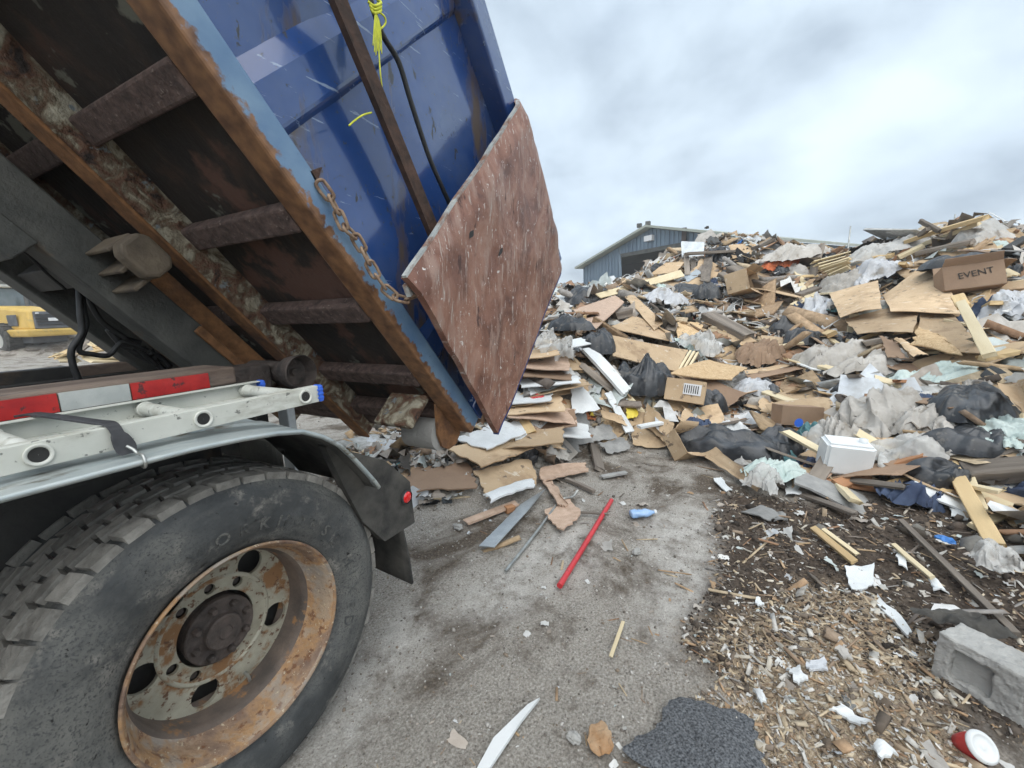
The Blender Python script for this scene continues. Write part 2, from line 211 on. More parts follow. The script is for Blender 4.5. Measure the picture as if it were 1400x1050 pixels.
# ------------------------------------------------------------------ mesh building
class MB:
    def __init__(s): s.v = []; s.f = []
    def add(s, vs, fs):
        b = len(s.v); s.v += [tuple(map(float, p)) for p in vs]; s.f += [tuple(b+i for i in f) for f in fs]; return s
    def hexa(s, p):   # 8 points: bottom 4 ccw, top 4
        return s.add(p, [(3, 2, 1, 0), (4, 5, 6, 7), (0, 1, 5, 4), (1, 2, 6, 5), (2, 3, 7, 6), (3, 0, 4, 7)])
    def box(s, lo, hi):
        (a, b, c), (d, e, f) = lo, hi
        return s.hexa([(a, b, c), (d, b, c), (d, e, c), (a, e, c), (a, b, f), (d, b, f), (d, e, f), (a, e, f)])
    def bodybox(s, s0, s1, n0, n1, y0, y1):
        return s.hexa([bw(s0, n0, y0), bw(s1, n0, y0), bw(s1, n0, y1), bw(s0, n0, y1), bw(s0, n1, y0), bw(s1, n1, y0), bw(s1, n1, y1), bw(s0, n1, y1)])
    def beam(s, p, q, w, h, up=(0, 0, 1)):
        p, q = V(*p), V(*q); d = nz(q-p); sd = np.cross(d, up)
        sd = nz(sd) if np.linalg.norm(sd) > 1e-4 else V(1, 0, 0); u = np.cross(sd, d); a, b = sd*w/2, u*h/2
        return s.hexa([p-a-b, q-a-b, q+a-b, p+a-b, p-a+b, q-a+b, q+a+b, p+a+b])
    def tube(s, pts, r, n=8, cap=True, closed=False):
        pts = [V(*p) for p in pts]; k = len(pts); rr = r if hasattr(r, '__len__') else [r]*k; b = len(s.v); prev = None
        for i, p in enumerate(pts):
            a = pts[(i-1) % k] if closed else pts[max(i-1, 0)]; c = pts[(i+1) % k] if closed else pts[min(i+1, k-1)]
            t = nz(c-a); ref = prev if prev is not None else (V(0, 0, 1) if abs(t[2]) < .9 else V(1, 0, 0))
            x = nz(ref - t*(ref@t)); y = np.cross(t, x); prev = x
            for j in range(n): s.v.append(tuple(p + rr[i]*(x*cos(2*pi*j/n) + y*sin(2*pi*j/n))))
        for i in range(k if closed else k-1):
            i2 = (i+1) % k
            for j in range(n): s.f.append((b+i*n+j, b+i*n+(j+1) % n, b+i2*n+(j+1) % n, b+i2*n+j))
        if cap and not closed: s.f.append(tuple(b+j for j in range(n))[::-1]); s.f.append(tuple(b+(k-1)*n+j for j in range(n)))
        return s
    def lathe(s, prof, c, n=48, ax=(0, 1, 0), closed=False):   # prof: (axial, radius)
        ax = nz(ax); x = nz(np.cross(ax, (0, 0, 1)) if abs(ax[2]) < .9 else np.cross(ax, (1, 0, 0))); y = np.cross(ax, x); b = len(s.v); k = len(prof)
        for a, r in prof:
            for j in range(n): s.v.append(tuple(V(*c) + ax*a + r*(x*cos(2*pi*j/n) + y*sin(2*pi*j/n))))
        for i in range(k if closed else k-1):
            i2 = (i+1) % k
            for j in range(n): s.f.append((b+i*n+j, b+i2*n+j, b+i2*n+(j+1) % n, b+i*n+(j+1) % n))
        return s
    def mesh(s, name, mats, smooth=False):
        m = bpy.data.meshes.new(name); m.from_pydata(s.v, [], s.f); m.update()
        bm = bmesh.new(); bm.from_mesh(m); bmesh.ops.recalc_face_normals(bm, faces=bm.faces); bm.to_mesh(m); bm.free()
        m.materials.append(mats)
        if smooth: m.polygons.foreach_set('use_smooth', [True]*len(m.polygons))
        return m
    def obj(s, name, mat, parent=None, smooth=False, bevel=0., auto=None):
        return link(name, s.mesh(name, mat, smooth), parent, bevel, auto)
PW = {}
def link(name, mesh, parent=None, bevel=0., auto=None):
    o = bpy.data.objects.new(name, mesh); COL.objects.link(o); PW[o] = V(0, 0, 0)
    if parent is not None: o.parent = parent; o.location = -PW[parent]
    if bevel:
        b = o.modifiers.new('b', 'BEVEL'); b.width = bevel; b.segments = 2; b.limit_method = 'ANGLE'; b.angle_limit = radians(40)
    if auto is not None: mesh.set_sharp_from_angle(angle=radians(auto))
    return o
def thing(name, label, cat, loc=(0, 0, 0), group=None):
    o = bpy.data.objects.new(name, None); COL.objects.link(o); o.location = loc; PW[o] = V(*loc); o.empty_display_size = .1
    return tag(o, label, cat, group)
def tag(o, label, cat, group=None):
    o['label'] = label; o['category'] = cat
    if group: o['group'] = group
    return o
def struct(o): o['kind'] = 'structure'; return o
def stuff(o, label, cat): o['kind'] = 'stuff'; o['label'] = label; o['category'] = cat; return o
def curve_mesh(name, splines, extrude, mat):     # flat outlines (first the rim, then the holes) with thickness
    c = bpy.data.curves.new(name, 'CURVE'); c.dimensions = '2D'; c.fill_mode = 'BOTH'; c.extrude = extrude
    for pts in splines:
        sp = c.splines.new('POLY'); sp.points.add(len(pts)-1); sp.use_cyclic_u = True
        for q, (x, y) in zip(sp.points, pts): q.co = (x, y, 0, 1)
    o = bpy.data.objects.new(name, c); COL.objects.link(o); dg = bpy.context.evaluated_depsgraph_get()
    m = bpy.data.meshes.new_from_object(o.evaluated_get(dg)); bpy.data.objects.remove(o); bpy.data.curves.remove(c)
    m.materials.clear(); m.materials.append(mat); return m
def text_mesh(body, size, extrude, mat, align='CENTER', bevel=0.):
    c = bpy.data.curves.new('t', 'FONT'); c.body = body; c.size = size; c.extrude = extrude; c.align_x = align; c.align_y = 'CENTER'; c.bevel_depth = bevel; c.resolution_u = 3
    o = bpy.data.objects.new('t', c); COL.objects.link(o); dg = bpy.context.evaluated_depsgraph_get()
    m = bpy.data.meshes.new_from_object(o.evaluated_get(dg)); bpy.data.objects.remove(o); bpy.data.curves.remove(c)
    m.materials.clear(); m.materials.append(mat); return m
def frame_mat(o, x, y): x = nz(x); z = nz(np.cross(x, y)); y = np.cross(z, x); return Matrix(((x[0], y[0], z[0], o[0]), (x[1], y[1], z[1], o[1]), (x[2], y[2], z[2], o[2]), (0, 0, 0, 1)))
def circ(cx, cy, r, n=24, rev=False): return [(cx+r*cos(2*pi*i/n), cy+r*sin(2*pi*i/n)) for i in range(n)][::-1 if rev else 1]
# ------------------------------------------------------------------ terrain: yard, churned mud, debris mound
_cols = {660: [(696, 0), (650, 3.3), (610, 3.8), (580, 4.3)], 720: [(655, 0), (610, 3.9), (545, 4.5), (480, 5.2), (450, 7), (420, 10)],
 760: [(628, 0), (575, 4.5), (505, 5.2), (465, 5.8), (443, 7.2), (418, 9.5), (398, 12)], 820: [(612, 0), (545, 5.0), (480, 6.0), (440, 8.0), (405, 11)],
 880: [(617, 0), (545, 5.4), (485, 6.6), (430, 8.3), (372, 12)], 950: [(647, 0), (565, 5.4), (505, 6.8), (430, 9), (343, 12.6)],
 1020: [(678, 0), (600, 5.0), (520, 6.8), (428, 9.5), (330, 13)], 1100: [(705, 0), (600, 5.15), (520, 6.9), (433, 9.8), (344, 13.5)],
 1180: [(720, 0), (600, 5.1), (520, 6.8), (435, 9.4), (352, 13.5)], 1260: [(720, 0), (600, 5.0), (520, 6.6), (432, 8.8), (330, 12.6)],
 1340: [(700, 0), (600, 4.9), (520, 6.4), (430, 8.4), (312, 12)], 1400: [(690, 0), (600, 4.8), (520, 6.2), (430, 8.2), (330, 11.6)], 1600: [(680, 0), (600, 4.7), (520, 6.), (435, 8), (338, 11.5)]}
_pts = []
for u, l in _cols.items():
    for v, r in l:
        p = onZ(u, v) if r == 0 else at(u, v, r); _pts.append((p[0], p[1], max(0, p[2])))
    p = at(u, *l[-1]); h = hypot(p[0], p[1])
    for k, z in ((1.25, .85), (1.6, .35), (2.1, 0)): _pts.append((p[0]*k, p[1]*k, p[2]*z))
for a in range(0, 360, 15):
    for r in (.3, 1.4, 2.6):
        x, y = r*cos(radians(a)), r*sin(radians(a))
        _pts.append((x, y, 0))
for a in range(0, 360, 10):
    for r in (45, 80, 200): _pts.append((r*cos(radians(a)), r*sin(radians(a)), 0))
for a in range(75, 300, 12):
    for r in (5, 9, 16, 26): _pts.append((r*cos(radians(a)), r*sin(radians(a)), 0))
for a, r in ((62, 4.5), (66, 8), (60, 12), (60, 20), (50, 24), (45, 6.5), (-62, 6), (-62, 12), (-60, 20)): _pts.append((r*cos(radians(a)), r*sin(radians(a)), 0))
_P = np.array(_pts)
_K = np.hypot(_P[:, None, 0]-_P[None, :, 0], _P[:, None, 1]-_P[None, :, 1]) + np.eye(len(_P))*.02
_A = np.block([[_K, np.ones((len(_P), 1))], [np.ones((1, len(_P))), np.zeros((1, 1))]])
_Wt = np.linalg.solve(_A, np.r_[_P[:, 2], 0])
def inpoly(x, y, poly):
    c = np.zeros(np.shape(x), bool); n = len(poly)
    for i in range(n):
        x1, y1 = poly[i][:2]; x2, y2 = poly[(i+1) % n][:2]
        with np.errstate(divide='ignore', invalid='ignore'):
            c ^= ((y1 > y) != (y2 > y)) & (x < (x2-x1)*(y-y1)/(y2-y1+1e-12)+x1)
    return c
def soft(x, y, poly, w):          # blurred, ragged membership of a ground zone
    s = 0
    for i in range(9):
        a = i*2.4; r = w*math.sqrt((i+.5)/9)
        s = s + inpoly(x + r*cos(a), y + r*sin(a), poly)
    return s/9
MUD = [onZ(*p) for p in ((985, 672), (978, 740), (985, 800), (960, 850), (925, 890), (1010, 940), (1080, 900), (1140, 860), (1200, 900), (1260, 960), (1400, 1010), (1700, 900), (1600, 680), (1400, 660), (1250, 680), (1120, 690))]
CHIP = [onZ(*p) for p in ((940, 870), (1010, 870), (1120, 800), (1180, 820), (1290, 900), (1260, 980), (1400, 1080), (1100, 1300), (880, 1100), (960, 990), (1010, 930))]
PALE = [[onZ(*p) for p in ((980, 700), (940, 690), (880, 700), (900, 790), (870, 900), (930, 870), (975, 810))], [onZ(*p) for p in ((520, 830), (600, 810), (560, 900), (480, 1040), (400, 1060), (470, 950))], [onZ(*p) for p in ((640, 800), (790, 690), (830, 760), (720, 830), (600, 850))]]
def H(x, y, fine=True):
    x = np.atleast_1d(np.asarray(x, float)); y = np.atleast_1d(np.asarray(y, float)); z = np.empty(x.shape)
    for i in range(0, x.size, 40000):
        d = np.hypot(x[i:i+40000, None]-_P[None, :, 0], y[i:i+40000, None]-_P[None, :, 1]); z[i:i+40000] = d@_Wt[:-1] + _Wt[-1]
    R = np.hypot(x, y); z = np.maximum(z, 0) * np.clip((42-R)/14, 0, 1)
    m = np.clip((z-.06)/.5, 0, 1)
    z = z + m*(.55*fbm(x*.55, y*.55, 3, 3) + .22*fbm(x*1.9, y*1.9, 3, 9))
    # soil heap far behind the loader
    hx, hy = 13.2, 37.; z = z + 4.4*np.clip(1-np.hypot((x-hx)/9, (y-hy)/7), 0, 1)**1.1
    z = z + .03*fbm(x*.8, y*.8, 3, 21)*np.clip((R-1)/3, 0.2, 1)
    if fine:
        jx = x + .12*fbm(x*6, y*6, 2, 5); jy = y + .12*fbm(x*6, y*6, 2, 6)
        mud = soft(jx, jy, MUD, .10); chip = soft(jx, jy, CHIP, .12)
        z = z + .010*fbm(x*14, y*14, 3, 31) + mud*(.11*np.abs(fbm(x*3.3, y*3.3, 4, 41))+.05*np.maximum(0, fbm(x*11, y*11, 3, 43))) + chip*.05*np.abs(fbm(x*8, y*8, 4, 51)) + m*.06*fbm(x*6, y*6, 4, 61)
        return z, mud, chip, m
    return z
_gx = np.arange(-8, 46, .15); _gy = np.arange(-30, 46, .15)
_GX, _GY = np.meshgrid(_gx, _gy, indexing='ij'); _GZ = H(_GX.ravel(), _GY.ravel(), False).reshape(_GX.shape)
def HG(x, y):                      # quick look-up of the terrain height
    a = np.clip((np.asarray(x)+8)/.15, 0, len(_gx)-1.001); b = np.clip((np.asarray(y)+30)/.15, 0, len(_gy)-1.001); i = a.astype(int); j = b.astype(int); a = a-i; b = b-j
    return (_GZ[i, j]*(1-a)+_GZ[i+1, j]*a)*(1-b) + (_GZ[i, j+1]*(1-a)+_GZ[i+1, j+1]*a)*b
HF = H
def H1(x, y): return float(HG(np.array([x]), np.array([y]))[0])
def G(u, v, lift=0.):              # where the line of sight meets the terrain, then `lift` metres back towards the camera
    d = ray(u, v); dh = hypot(d[0], d[1]); rs = np.geomspace(.8, 60, 260); P = CAM[None, :] + d[None, :]*(rs/dh)[:, None]
    hz = HG(P[:, 0], P[:, 1]); k = np.argmax(P[:, 2] < hz)
    if not (P[k, 2] < hz[k]):
        w = (rs > 4) & (rs < 18); k = int(np.argmin(np.where(w, (P[:, 2]-hz)/rs, 9))); return CAM + d*((rs[k]-lift)/dh)
    a, b = rs[max(k-1, 0)], rs[k]
    for _ in range(12):
        c = (a+b)/2; q = CAM + d*(c/dh)
        if q[2] < H1(q[0], q[1]): b = c
        else: a = c
    return CAM + d*((b-lift)/dh)
def normal(x, y, e=.12):
    z = HG(V(x-e, x+e, x, x), V(y, y, y-e, y+e)); return nz((-(z[1]-z[0])/(2*e), -(z[3]-z[2])/(2*e), 1))

def ground():
    th = np.concatenate([np.arange(-48, 100, .5), np.arange(100, 312, 4)])*pi/180
    rr = np.concatenate([[0], np.geomspace(.35, 30, 520), np.geomspace(32, 400, 40)])
    T, R = np.meshgrid(th, rr); x, y = (R*np.cos(T)).ravel(), (R*np.sin(T)).ravel()
    z, mud, chip, m = H(x, y); z[np.hypot(x, y) > 60] = 0
    nt_, nr = len(th), len(rr); i = np.arange(nr-1)[:, None]*nt_; j = np.arange(nt_)[None, :]; j2 = (j+1) % nt_
    f = np.stack([i+j, i+nt_+j, i+nt_+j2, i+j2], -1).reshape(-1, 4)
    me = bpy.data.meshes.new('ground'); me.from_pydata(np.c_[x, y, z].tolist(), [], f.tolist()); me.update()
    pale = sum(soft(x + .25*fbm(x*3, y*3, 3, 71), y + .25*fbm(x*3, y*3, 3, 72), p, .12) for p in PALE)
    ca = me.color_attributes.new('Zone', 'FLOAT_COLOR', 'POINT'); ca.data.foreach_set('color', np.c_[mud, chip, m, np.clip(pale, 0, 1)].ravel().astype(np.float32))
    me.polygons.foreach_set('use_smooth', [True]*len(me.polygons))
    mt = bpy.data.materials.new('yard_ground'); mt.use_nodes = True; t = mt.node_tree; p = t.nodes['Principled BSDF']; N = t.nodes.new; L = t.links.new
    co = N('ShaderNodeTexCoord'); va = N('ShaderNodeVertexColor'); va.layer_name = 'Zone'; sp = N('ShaderNodeSeparateColor'); L(va.outputs[0], sp.inputs[0])
    def noise(s, d=8, r=.62, ds=0.):
        n = N('ShaderNodeTexNoise'); n.inputs['Scale'].default_value = s; n.inputs['Detail'].default_value = d; n.inputs['Roughness'].default_value = r; n.inputs['Distortion'].default_value = ds; L(co.outputs['Object'], n.inputs['Vector']); return n.outputs[0]
    def ramp(src, *st):
        c = N('ShaderNodeValToRGB'); e = c.color_ramp.elements
        while len(e) < len(st): e.new(.5)
        for a, (ps, cl) in zip(e, st): a.position = ps; a.color = (*cl, 1)
        L(src, c.inputs[0]); return c.outputs[0]
    def mixc(f, a, b, bl='MIX'):
        m = N('ShaderNodeMix'); m.data_type = 'RGBA'; m.blend_type = bl
        if hasattr(f, 'links'): L(f, m.inputs[0])
        else: m.inputs[0].default_value = f
        L(a, m.inputs[6]); L(b, m.inputs[7]); return m.outputs[2]
    def rng_(src, a, b, c=0., d=1.):
        m = N('ShaderNodeMapRange'); L(src, m.inputs[0]); [setattr(m.inputs[k+1], 'default_value', q) for k, q in enumerate((a, b, c, d))]; return m.outputs[0]
    grit = ramp(noise(95, 6, .75), (.32, (.15, .136, .118)), (.5, (.36, .332, .292)), (.62, (.50, .47, .425)), (.74, (.70, .67, .63)))
    wet = ramp(noise(60, 6, .7), (.3, (.06, .047, .036)), (.55, (.135, .108, .083)), (.72, (.26, .225, .185)))
    big = noise(1.5, 8, .66, .5); yard = mixc(rng_(big, .49, .60), grit, wet)
    pale = ramp(noise(130, 6, .75), (.28, (.27, .25, .222)), (.5, (.54, .515, .475)), (.72, (.74, .72, .68)))
    pm = N('ShaderNodeMath'); pm.operation = 'MULTIPLY'; L(rng_(noise(7, 7, .7), .36, .56), pm.inputs[0]); L(va.outputs['Alpha'], pm.inputs[1]); yard = mixc(pm.outputs[0], yard, pale)
    yard = mixc(rng_(noise(5, 8, .75), .53, .66, 0, .6), yard, wet)
    mud = ramp(noise(26, 8, .7), (.3, (.034, .025, .019)), (.52, (.09, .068, .052)), (.7, (.18, .145, .115)))
    chip = ramp(noise(55, 7, .72, 1.2), (.28, (.09, .07, .05)), (.42, (.25, .19, .13)), (.55, (.46, .36, .25)), (.7, (.64, .56, .45)))
    fines = ramp(noise(34, 8, .75), (.28, (.07, .058, .047)), (.5, (.23, .19, .15)), (.68, (.44, .385, .31)))
    c = mixc(sp.outputs[0], yard, mud); c = mixc(sp.outputs[1], c, chip); c = mixc(sp.outputs[2], c, fines)
    L(c, p.inputs['Base Color']); p.inputs['Roughness'].default_value = .95; p.inputs['Specular IOR Level'].default_value = .25
    b1 = N('ShaderNodeBump'); b1.inputs['Strength'].default_value = .9; b1.inputs['Distance'].default_value = .012; L(noise(70, 8, .75), b1.inputs['Height'])
    b2 = N('ShaderNodeBump'); b2.inputs['Strength'].default_value = .8; b2.inputs['Distance'].default_value = .03; L(noise(12, 8, .7), b2.inputs['Height']); L(b1.outputs[0], b2.inputs['Normal'])
    L(b2.outputs[0], p.inputs['Normal']); me.materials.append(mt)
    return struct(link('ground', me))
ground()

# ------------------------------------------------------------------ roll-off truck
WX, WY, WZ = .60, 1.265, .515
truck = thing('roll_off_truck', 'dark chassis of a roll-off truck tipping a blue container', 'truck', (WX, 2.4, 0))
def slabx(x0, x1, y0, y1, z0, z1, name, mat, bevel=.006, parent=None): return MB().box((x0, y0, z0), (x1, y1, z1)).obj(name, mat, parent or truck, bevel=bevel)
for y in (1.98, 2.84):
    slabx(-3.2, 1.18, y, y+.09, .93, 1.24, 'chassis_rail', M_BLACK)
for x in (-2.0, -.9, .25, 1.0): slabx(x, x+.1, 2.075, 2.835, .98, 1.18, 'frame_cross_member', M_BLACK)
br = slabx(-3.2, .937, 1.75, 1.97, 1.248, 1.315, 'side_rail', M_BROWNRAIL, .008)
_ta, _tb, _tc = [onY(u, v, 1.744)[0] for u, v in ((84, 564), (181, 546), (288, 527))]
for x0, x1, m in ((_ta-.51, _ta-.34, M_TWHITE), (_ta-.34, _ta, M_TRED), (_ta, _tb, M_TWHITE), (_tb, _tc, M_TRED)):
    o = MB().box((x0+.002, 1.744, 1.249), (x1-.002, 1.7485, 1.304)).obj('reflective_tape', m, br)
slabx(.2, .80, 2.93, 3.02, .95, 1.295, 'far_side_rail', M_BLACK); slabx(-3.2, .2, 2.93, 3.02, .95, 1.285, 'far_side_rail', M_BLACK)
slabx(.80, 1.08, 2.93, 3.0, .95, 1.29, 'far_side_rail', M_BROWNRAIL)
# tilting hoist frame, parallel to the container
for y in (2.24, 2.86):
    hf = MB().bodybox(-4.4, -.62, -.47, -.30, y, y+.16).obj('tilt_frame_rail', M_HOIST, truck, bevel=.008)
    MB().bodybox(-1.42, -.62, -.302, -.20, y+.05, y+.09).obj('flange', M_ORANGE, hf, bevel=.004)
    MB().bodybox(-1.05, -.62, -.35, -.31, y-.025, y-.001).obj('weld_plate', M_ORANGE, hf, bevel=.006)
for s in (-3.4, -2.35, -1.5): MB().bodybox(s, s+.1, -.45, -.34, 2.405, 2.855).obj('tilt_frame_tie', M_BLACK, truck, bevel=.006)
MB().bodybox(-1.93, -1.60, -.56, -.46, 2.22, 2.70).obj('gusset_plate', M_HOIST, truck, bevel=.006)
# guide shoe held off the tilt frame on three ribs
gs = MB()
c0, c1 = bw(-1.49, -.36, 2.03), bw(-1.49, -.36, 2.10)
prof = [(-.08, -.035), (-.05, -.062), (.05, -.062), (.075, -.03), (.075, .035), (.045, .062), (-.05, .062), (-.08, .035)]
vs_ = [bw(-1.42+a, -.33+b, 1.97) for a, b in prof] + [bw(-1.42+a*1.02, -.33+b*1.02, 2.05) for a, b in prof]
gs.add(vs_, [tuple(range(8))[::-1], tuple(range(8, 16))] + [(i, (i+1) % 8, 8+(i+1) % 8, 8+i) for i in range(8)])
shoe = gs.obj('guide_shoe', M_SHOE, truck, bevel=.014)
for a, b in ((-.075, -.33), (-.0, -.36), (.07, -.38)): MB().bodybox(-1.42+a-.007, -1.42+a+.007, b-.055, b+.045, 2.045, 2.245).obj('rib', M_SHOE, shoe, bevel=.004)
# hinge end, outer roller with flared cup
MB().tube([(1.08, 1.9, 1.12), (1.08, 3.0, 1.12)], .06, 16).obj('pivot_shaft', M_GREASE, truck, smooth=True, auto=40)
rl = MB().lathe([(.30, .001), (.30, .045), (.06, .045), (.06, .05), (.03, .052), (.02, .068), (-.055, .078), (-.06, .074), (.0, .058), (.005, .001)], (1.182, 1.75, 1.258), 32).obj('guide_roller', M_HUB, truck, smooth=True, auto=35)
MB().lathe([(.01, .001), (-.012, .001), (-.012, .014), (.01, .02)][1:] + [(.012, .036), (.004, .038)], (1.182, 1.75, 1.258), 20).obj('bolt', M_HUB, rl, smooth=True, auto=35)
slabx(.96, 1.13, 1.83, 1.97, 1.19, 1.30, 'roller_bracket', M_HUB, .01)
slabx(.75, 1.25, 1.99, 2.9, .84, .92, 'rear_cross_tube', M_GREASE, .01)
# hoses hanging from the tilt frame
def smoothpath(P, n=6):
    P = [V(*p) for p in P]; out = []
    for i in range(len(P)-1):
        a, b, c, d = P[max(i-1, 0)], P[i], P[i+1], P[min(i+2, len(P)-1)]
        for k in range(n):
            t = k/n; out.append(.5*((2*b)+(c-a)*t+(2*a-5*b+4*c-d)*t*t+(3*b-a-3*c+d)*t**3))
    return out + [P[-1]]
for pts, y, r in (([(108, 382), (110, 430), (112, 455), (98, 478), (100, 500), (107, 520), (107, 545)], 2.5, .013), ([(110, 382), (115, 425), (118, 445), (108, 478), (125, 484), (148, 486), (160, 474), (170, 468), (200, 478)], 2.52, .011), ([(112, 380), (122, 410), (140, 440), (175, 465), (215, 500)], 2.56, .012), ([(0, 318), (30, 340), (62, 372), (90, 396)], 2.5, .006)):
    MB().tube(smoothpath([onY(u, v, y) for u, v in pts]), r, 8).obj('hydraulic_hose', M_HOSE, truck, smooth=True)
hc = MB()
for i in range(7): a = onY(150+i*10+random.uniform(-6, 6), 455+i*6+random.uniform(-8, 8), 2.62); b = onY(185+i*8, 470+i*6+random.uniform(-8, 8), 2.6); hc.tube(smoothpath([a, (a+b)/2+V(0, 0, random.uniform(-.05, .04)), b]), .015, 7)
hc.obj('hose_bundle', M_HOSE, truck, smooth=True)
# wheel: outer and inner dual
def wheel(y0, x, name, detail):
    R = .532
    tp = [(.03, .292), (.012, .30), (-.004, .318), (-.022, .36), (-.030, .40), (-.027, .445), (-.018, .475), (-.004, .494), (.004, .503), (.016, .513), (.26, .513), (.272, .503), (.282, .485), (.29, .44), (.285, .36), (.265, .30), (.24, .292)]
    fine = []
    for i in range(len(tp)-1):
        for k in range(3): t = k/3; fine.append((tp[i][0]*(1-t)+tp[i+1][0]*t, tp[i][1]*(1-t)+tp[i+1][1]*t))
    fine.append(tp[-1]); fine = [(a+(.0022 if i % 2 else -.0014)*(.405 < r_ < .487)*(a < .1), r_) for i, (a, r_) in enumerate(fine)]; mb = MB(); w = mb.lathe(fine, (x, y0, WZ), 120 if detail else 64).obj(name, M_TYRE, truck, smooth=True, auto=60)
    n = 44
    # one tread block per row, copied round the tyre
    rows = [(.003, .058, .30), (.067, .112, .0), (.12, .165, .55), (.173, .222, .15), (.23, .281, .7)] if detail else [(.003, .055, .3), (.23, .281, .7)]
    for k, (a, b, ph) in enumerate(rows):
        da = 2*pi/n*.455; vs = []; lean = (.35 if k in (0, 4) else .12)*da*(1 if k % 2 else -1)
        for (yy, th, rr) in ((a, -da, .504), (b, -da+lean, .504), (b, da+lean, .504), (a, da, .504), (a+.004, -da*.93, R-(.006 if k == 0 else 0)), (b-.004, -da*.93+lean, R-(.006 if k == 4 else 0)), (b-.004, da*.93+lean, R-(.006 if k == 4 else 0)), (a+.004, da*.93, R-(.006 if k == 0 else 0))):
            vs.append((rr*sin(th), yy, rr*cos(th)))
        me = MB().hexa(vs).mesh('tread_block', M_TREAD)
        for i in range(n):
            if not detail and i % 1: continue
            th = 2*pi*(i+ph)/n
            if sin(th) > .35 and cos(th) < -.2 and k > 1: continue
            if cos(th) < -.92: continue
            o = bpy.data.objects.new('tread_block', me); COL.objects.link(o); o.parent = w; o.location = V(x, y0, WZ); o.rotation_euler = (0, th + random.uniform(-.006, .006), 0); o.scale = (random.uniform(.94, 1.03), 1, random.uniform(.992, 1.003))
    return w
w1 = wheel(WY+.01, WX, 'rear_wheel', True); w2 = wheel(WY+.34, WX, 'inner_wheel', False)
# rim: dished barrel, pale disc with hand holes, hub with bolts
MB().lathe([(.012, .295), (-.004, .302), (-.010, .3075), (-.004, .312), (.006, .309), (.012, .302)], (WX, WY, WZ), 96).obj('rim_flange', M_RIM, w1, smooth=True)
MB().lathe([(-.004, .3045), (.004, .296), (.03, .287), (.055, .283), (.085, .272), (.095, .266)], (WX, WY, WZ), 96).obj('rim', M_RIM, w1, smooth=True)
MB().lathe([(.095, .266), (.105, .258), (.12, .2545), (.17, .252), (.195, .249), (.22, .24)], (WX, WY, WZ), 96).obj('rim_well', M_WELL, w1, smooth=True)
DY = WY+.185
holes = [circ(.202*cos(a), .202*sin(a), .041, 28, True) for a in [radians(a) for a in (51, -25, -108, -176, 124)]]
studs = [circ(.139*cos(a), .139*sin(a), .0165, 16, True) for a in [radians(-125+36*i) for i in (0, 9, 5, 6, 7)]]
dm = curve_mesh('wheel_disc', [circ(0, 0, .2525, 96)] + holes + studs + [circ(0, 0, .114, 48, True)], .006, M_DISC)
d = link('wheel_disc', dm, w1); d.matrix_basis = frame_mat((WX, DY, WZ), (1, 0, 0), (0, 0, 1))
MB().lathe([(-.002, .157), (-.010, .163), (-.002, .170)], (WX, DY-.004, WZ), 72).obj('disc_ridge', M_DISC, w1, smooth=True)
for a in [radians(-125+36*i) for i in (0, 9, 5, 6, 7)]: MB().tube([(WX+.139*cos(a), DY+.03, WZ+.139*sin(a)), (WX+.139*cos(a), DY+.008, WZ+.139*sin(a))], [.016, .012], 6).obj('wheel_nut', M_HUB, w1)
MB().lathe([(.06, .30), (.06, .0005)], (WX, DY, WZ), 48).obj('brake_drum', M_BLACK, w1)
hub = MB().lathe([(.05, .104), (-.02, .100), (-.055, .088), (-.06, .088), (-.062, .10), (-.066, .103), (-.082, .103), (-.085, .10), (-.085, .060), (-.09, .056), (-.105, .054), (-.108, .05), (-.108, .022), (-.114, .018), (-.114, .0005)], (WX, DY+.055, WZ), 48).obj('hub', M_HUB, w1, smooth=True, auto=30)
for i in range(8):
    a = radians(45*i+12); MB().tube([(WX+.081*cos(a), DY-.025, WZ+.081*sin(a)), (WX+.081*cos(a), DY-.044, WZ+.081*sin(a)), (WX+.081*cos(a), DY-.050, WZ+.081*sin(a))], [.0125, .0115, .008], 6).obj('hub_bolt', M_HUB, w1)
MB().tube([(WX+.06, DY+.02, WZ-.215), (WX+.055, DY-.03, WZ-.225), (WX+.05, DY-.045, WZ-.23)], .005, 8).obj('valve_stem', M_STEEL, w1)
# raised sidewall lettering
def sidewall_text(word, R, a0, step, size):
    for i, ch in enumerate(word):
        if ch == ' ': continue
        a = a0 - step*i; me = text_mesh(ch, size, .0012, M_TYRE, bevel=.0006)
        o = link('raised_letter', me, w1); rad = V(cos(a), 0, sin(a)); tan = V(sin(a), 0, -cos(a))
        o.matrix_basis = frame_mat(V(WX, WY+.01-.0256, WZ) + rad*R, tan, nz(rad+V(0, -.2, 0)))
sidewall_text('WORKHORSE MIXED', .374, radians(104), radians(9.2), .052)
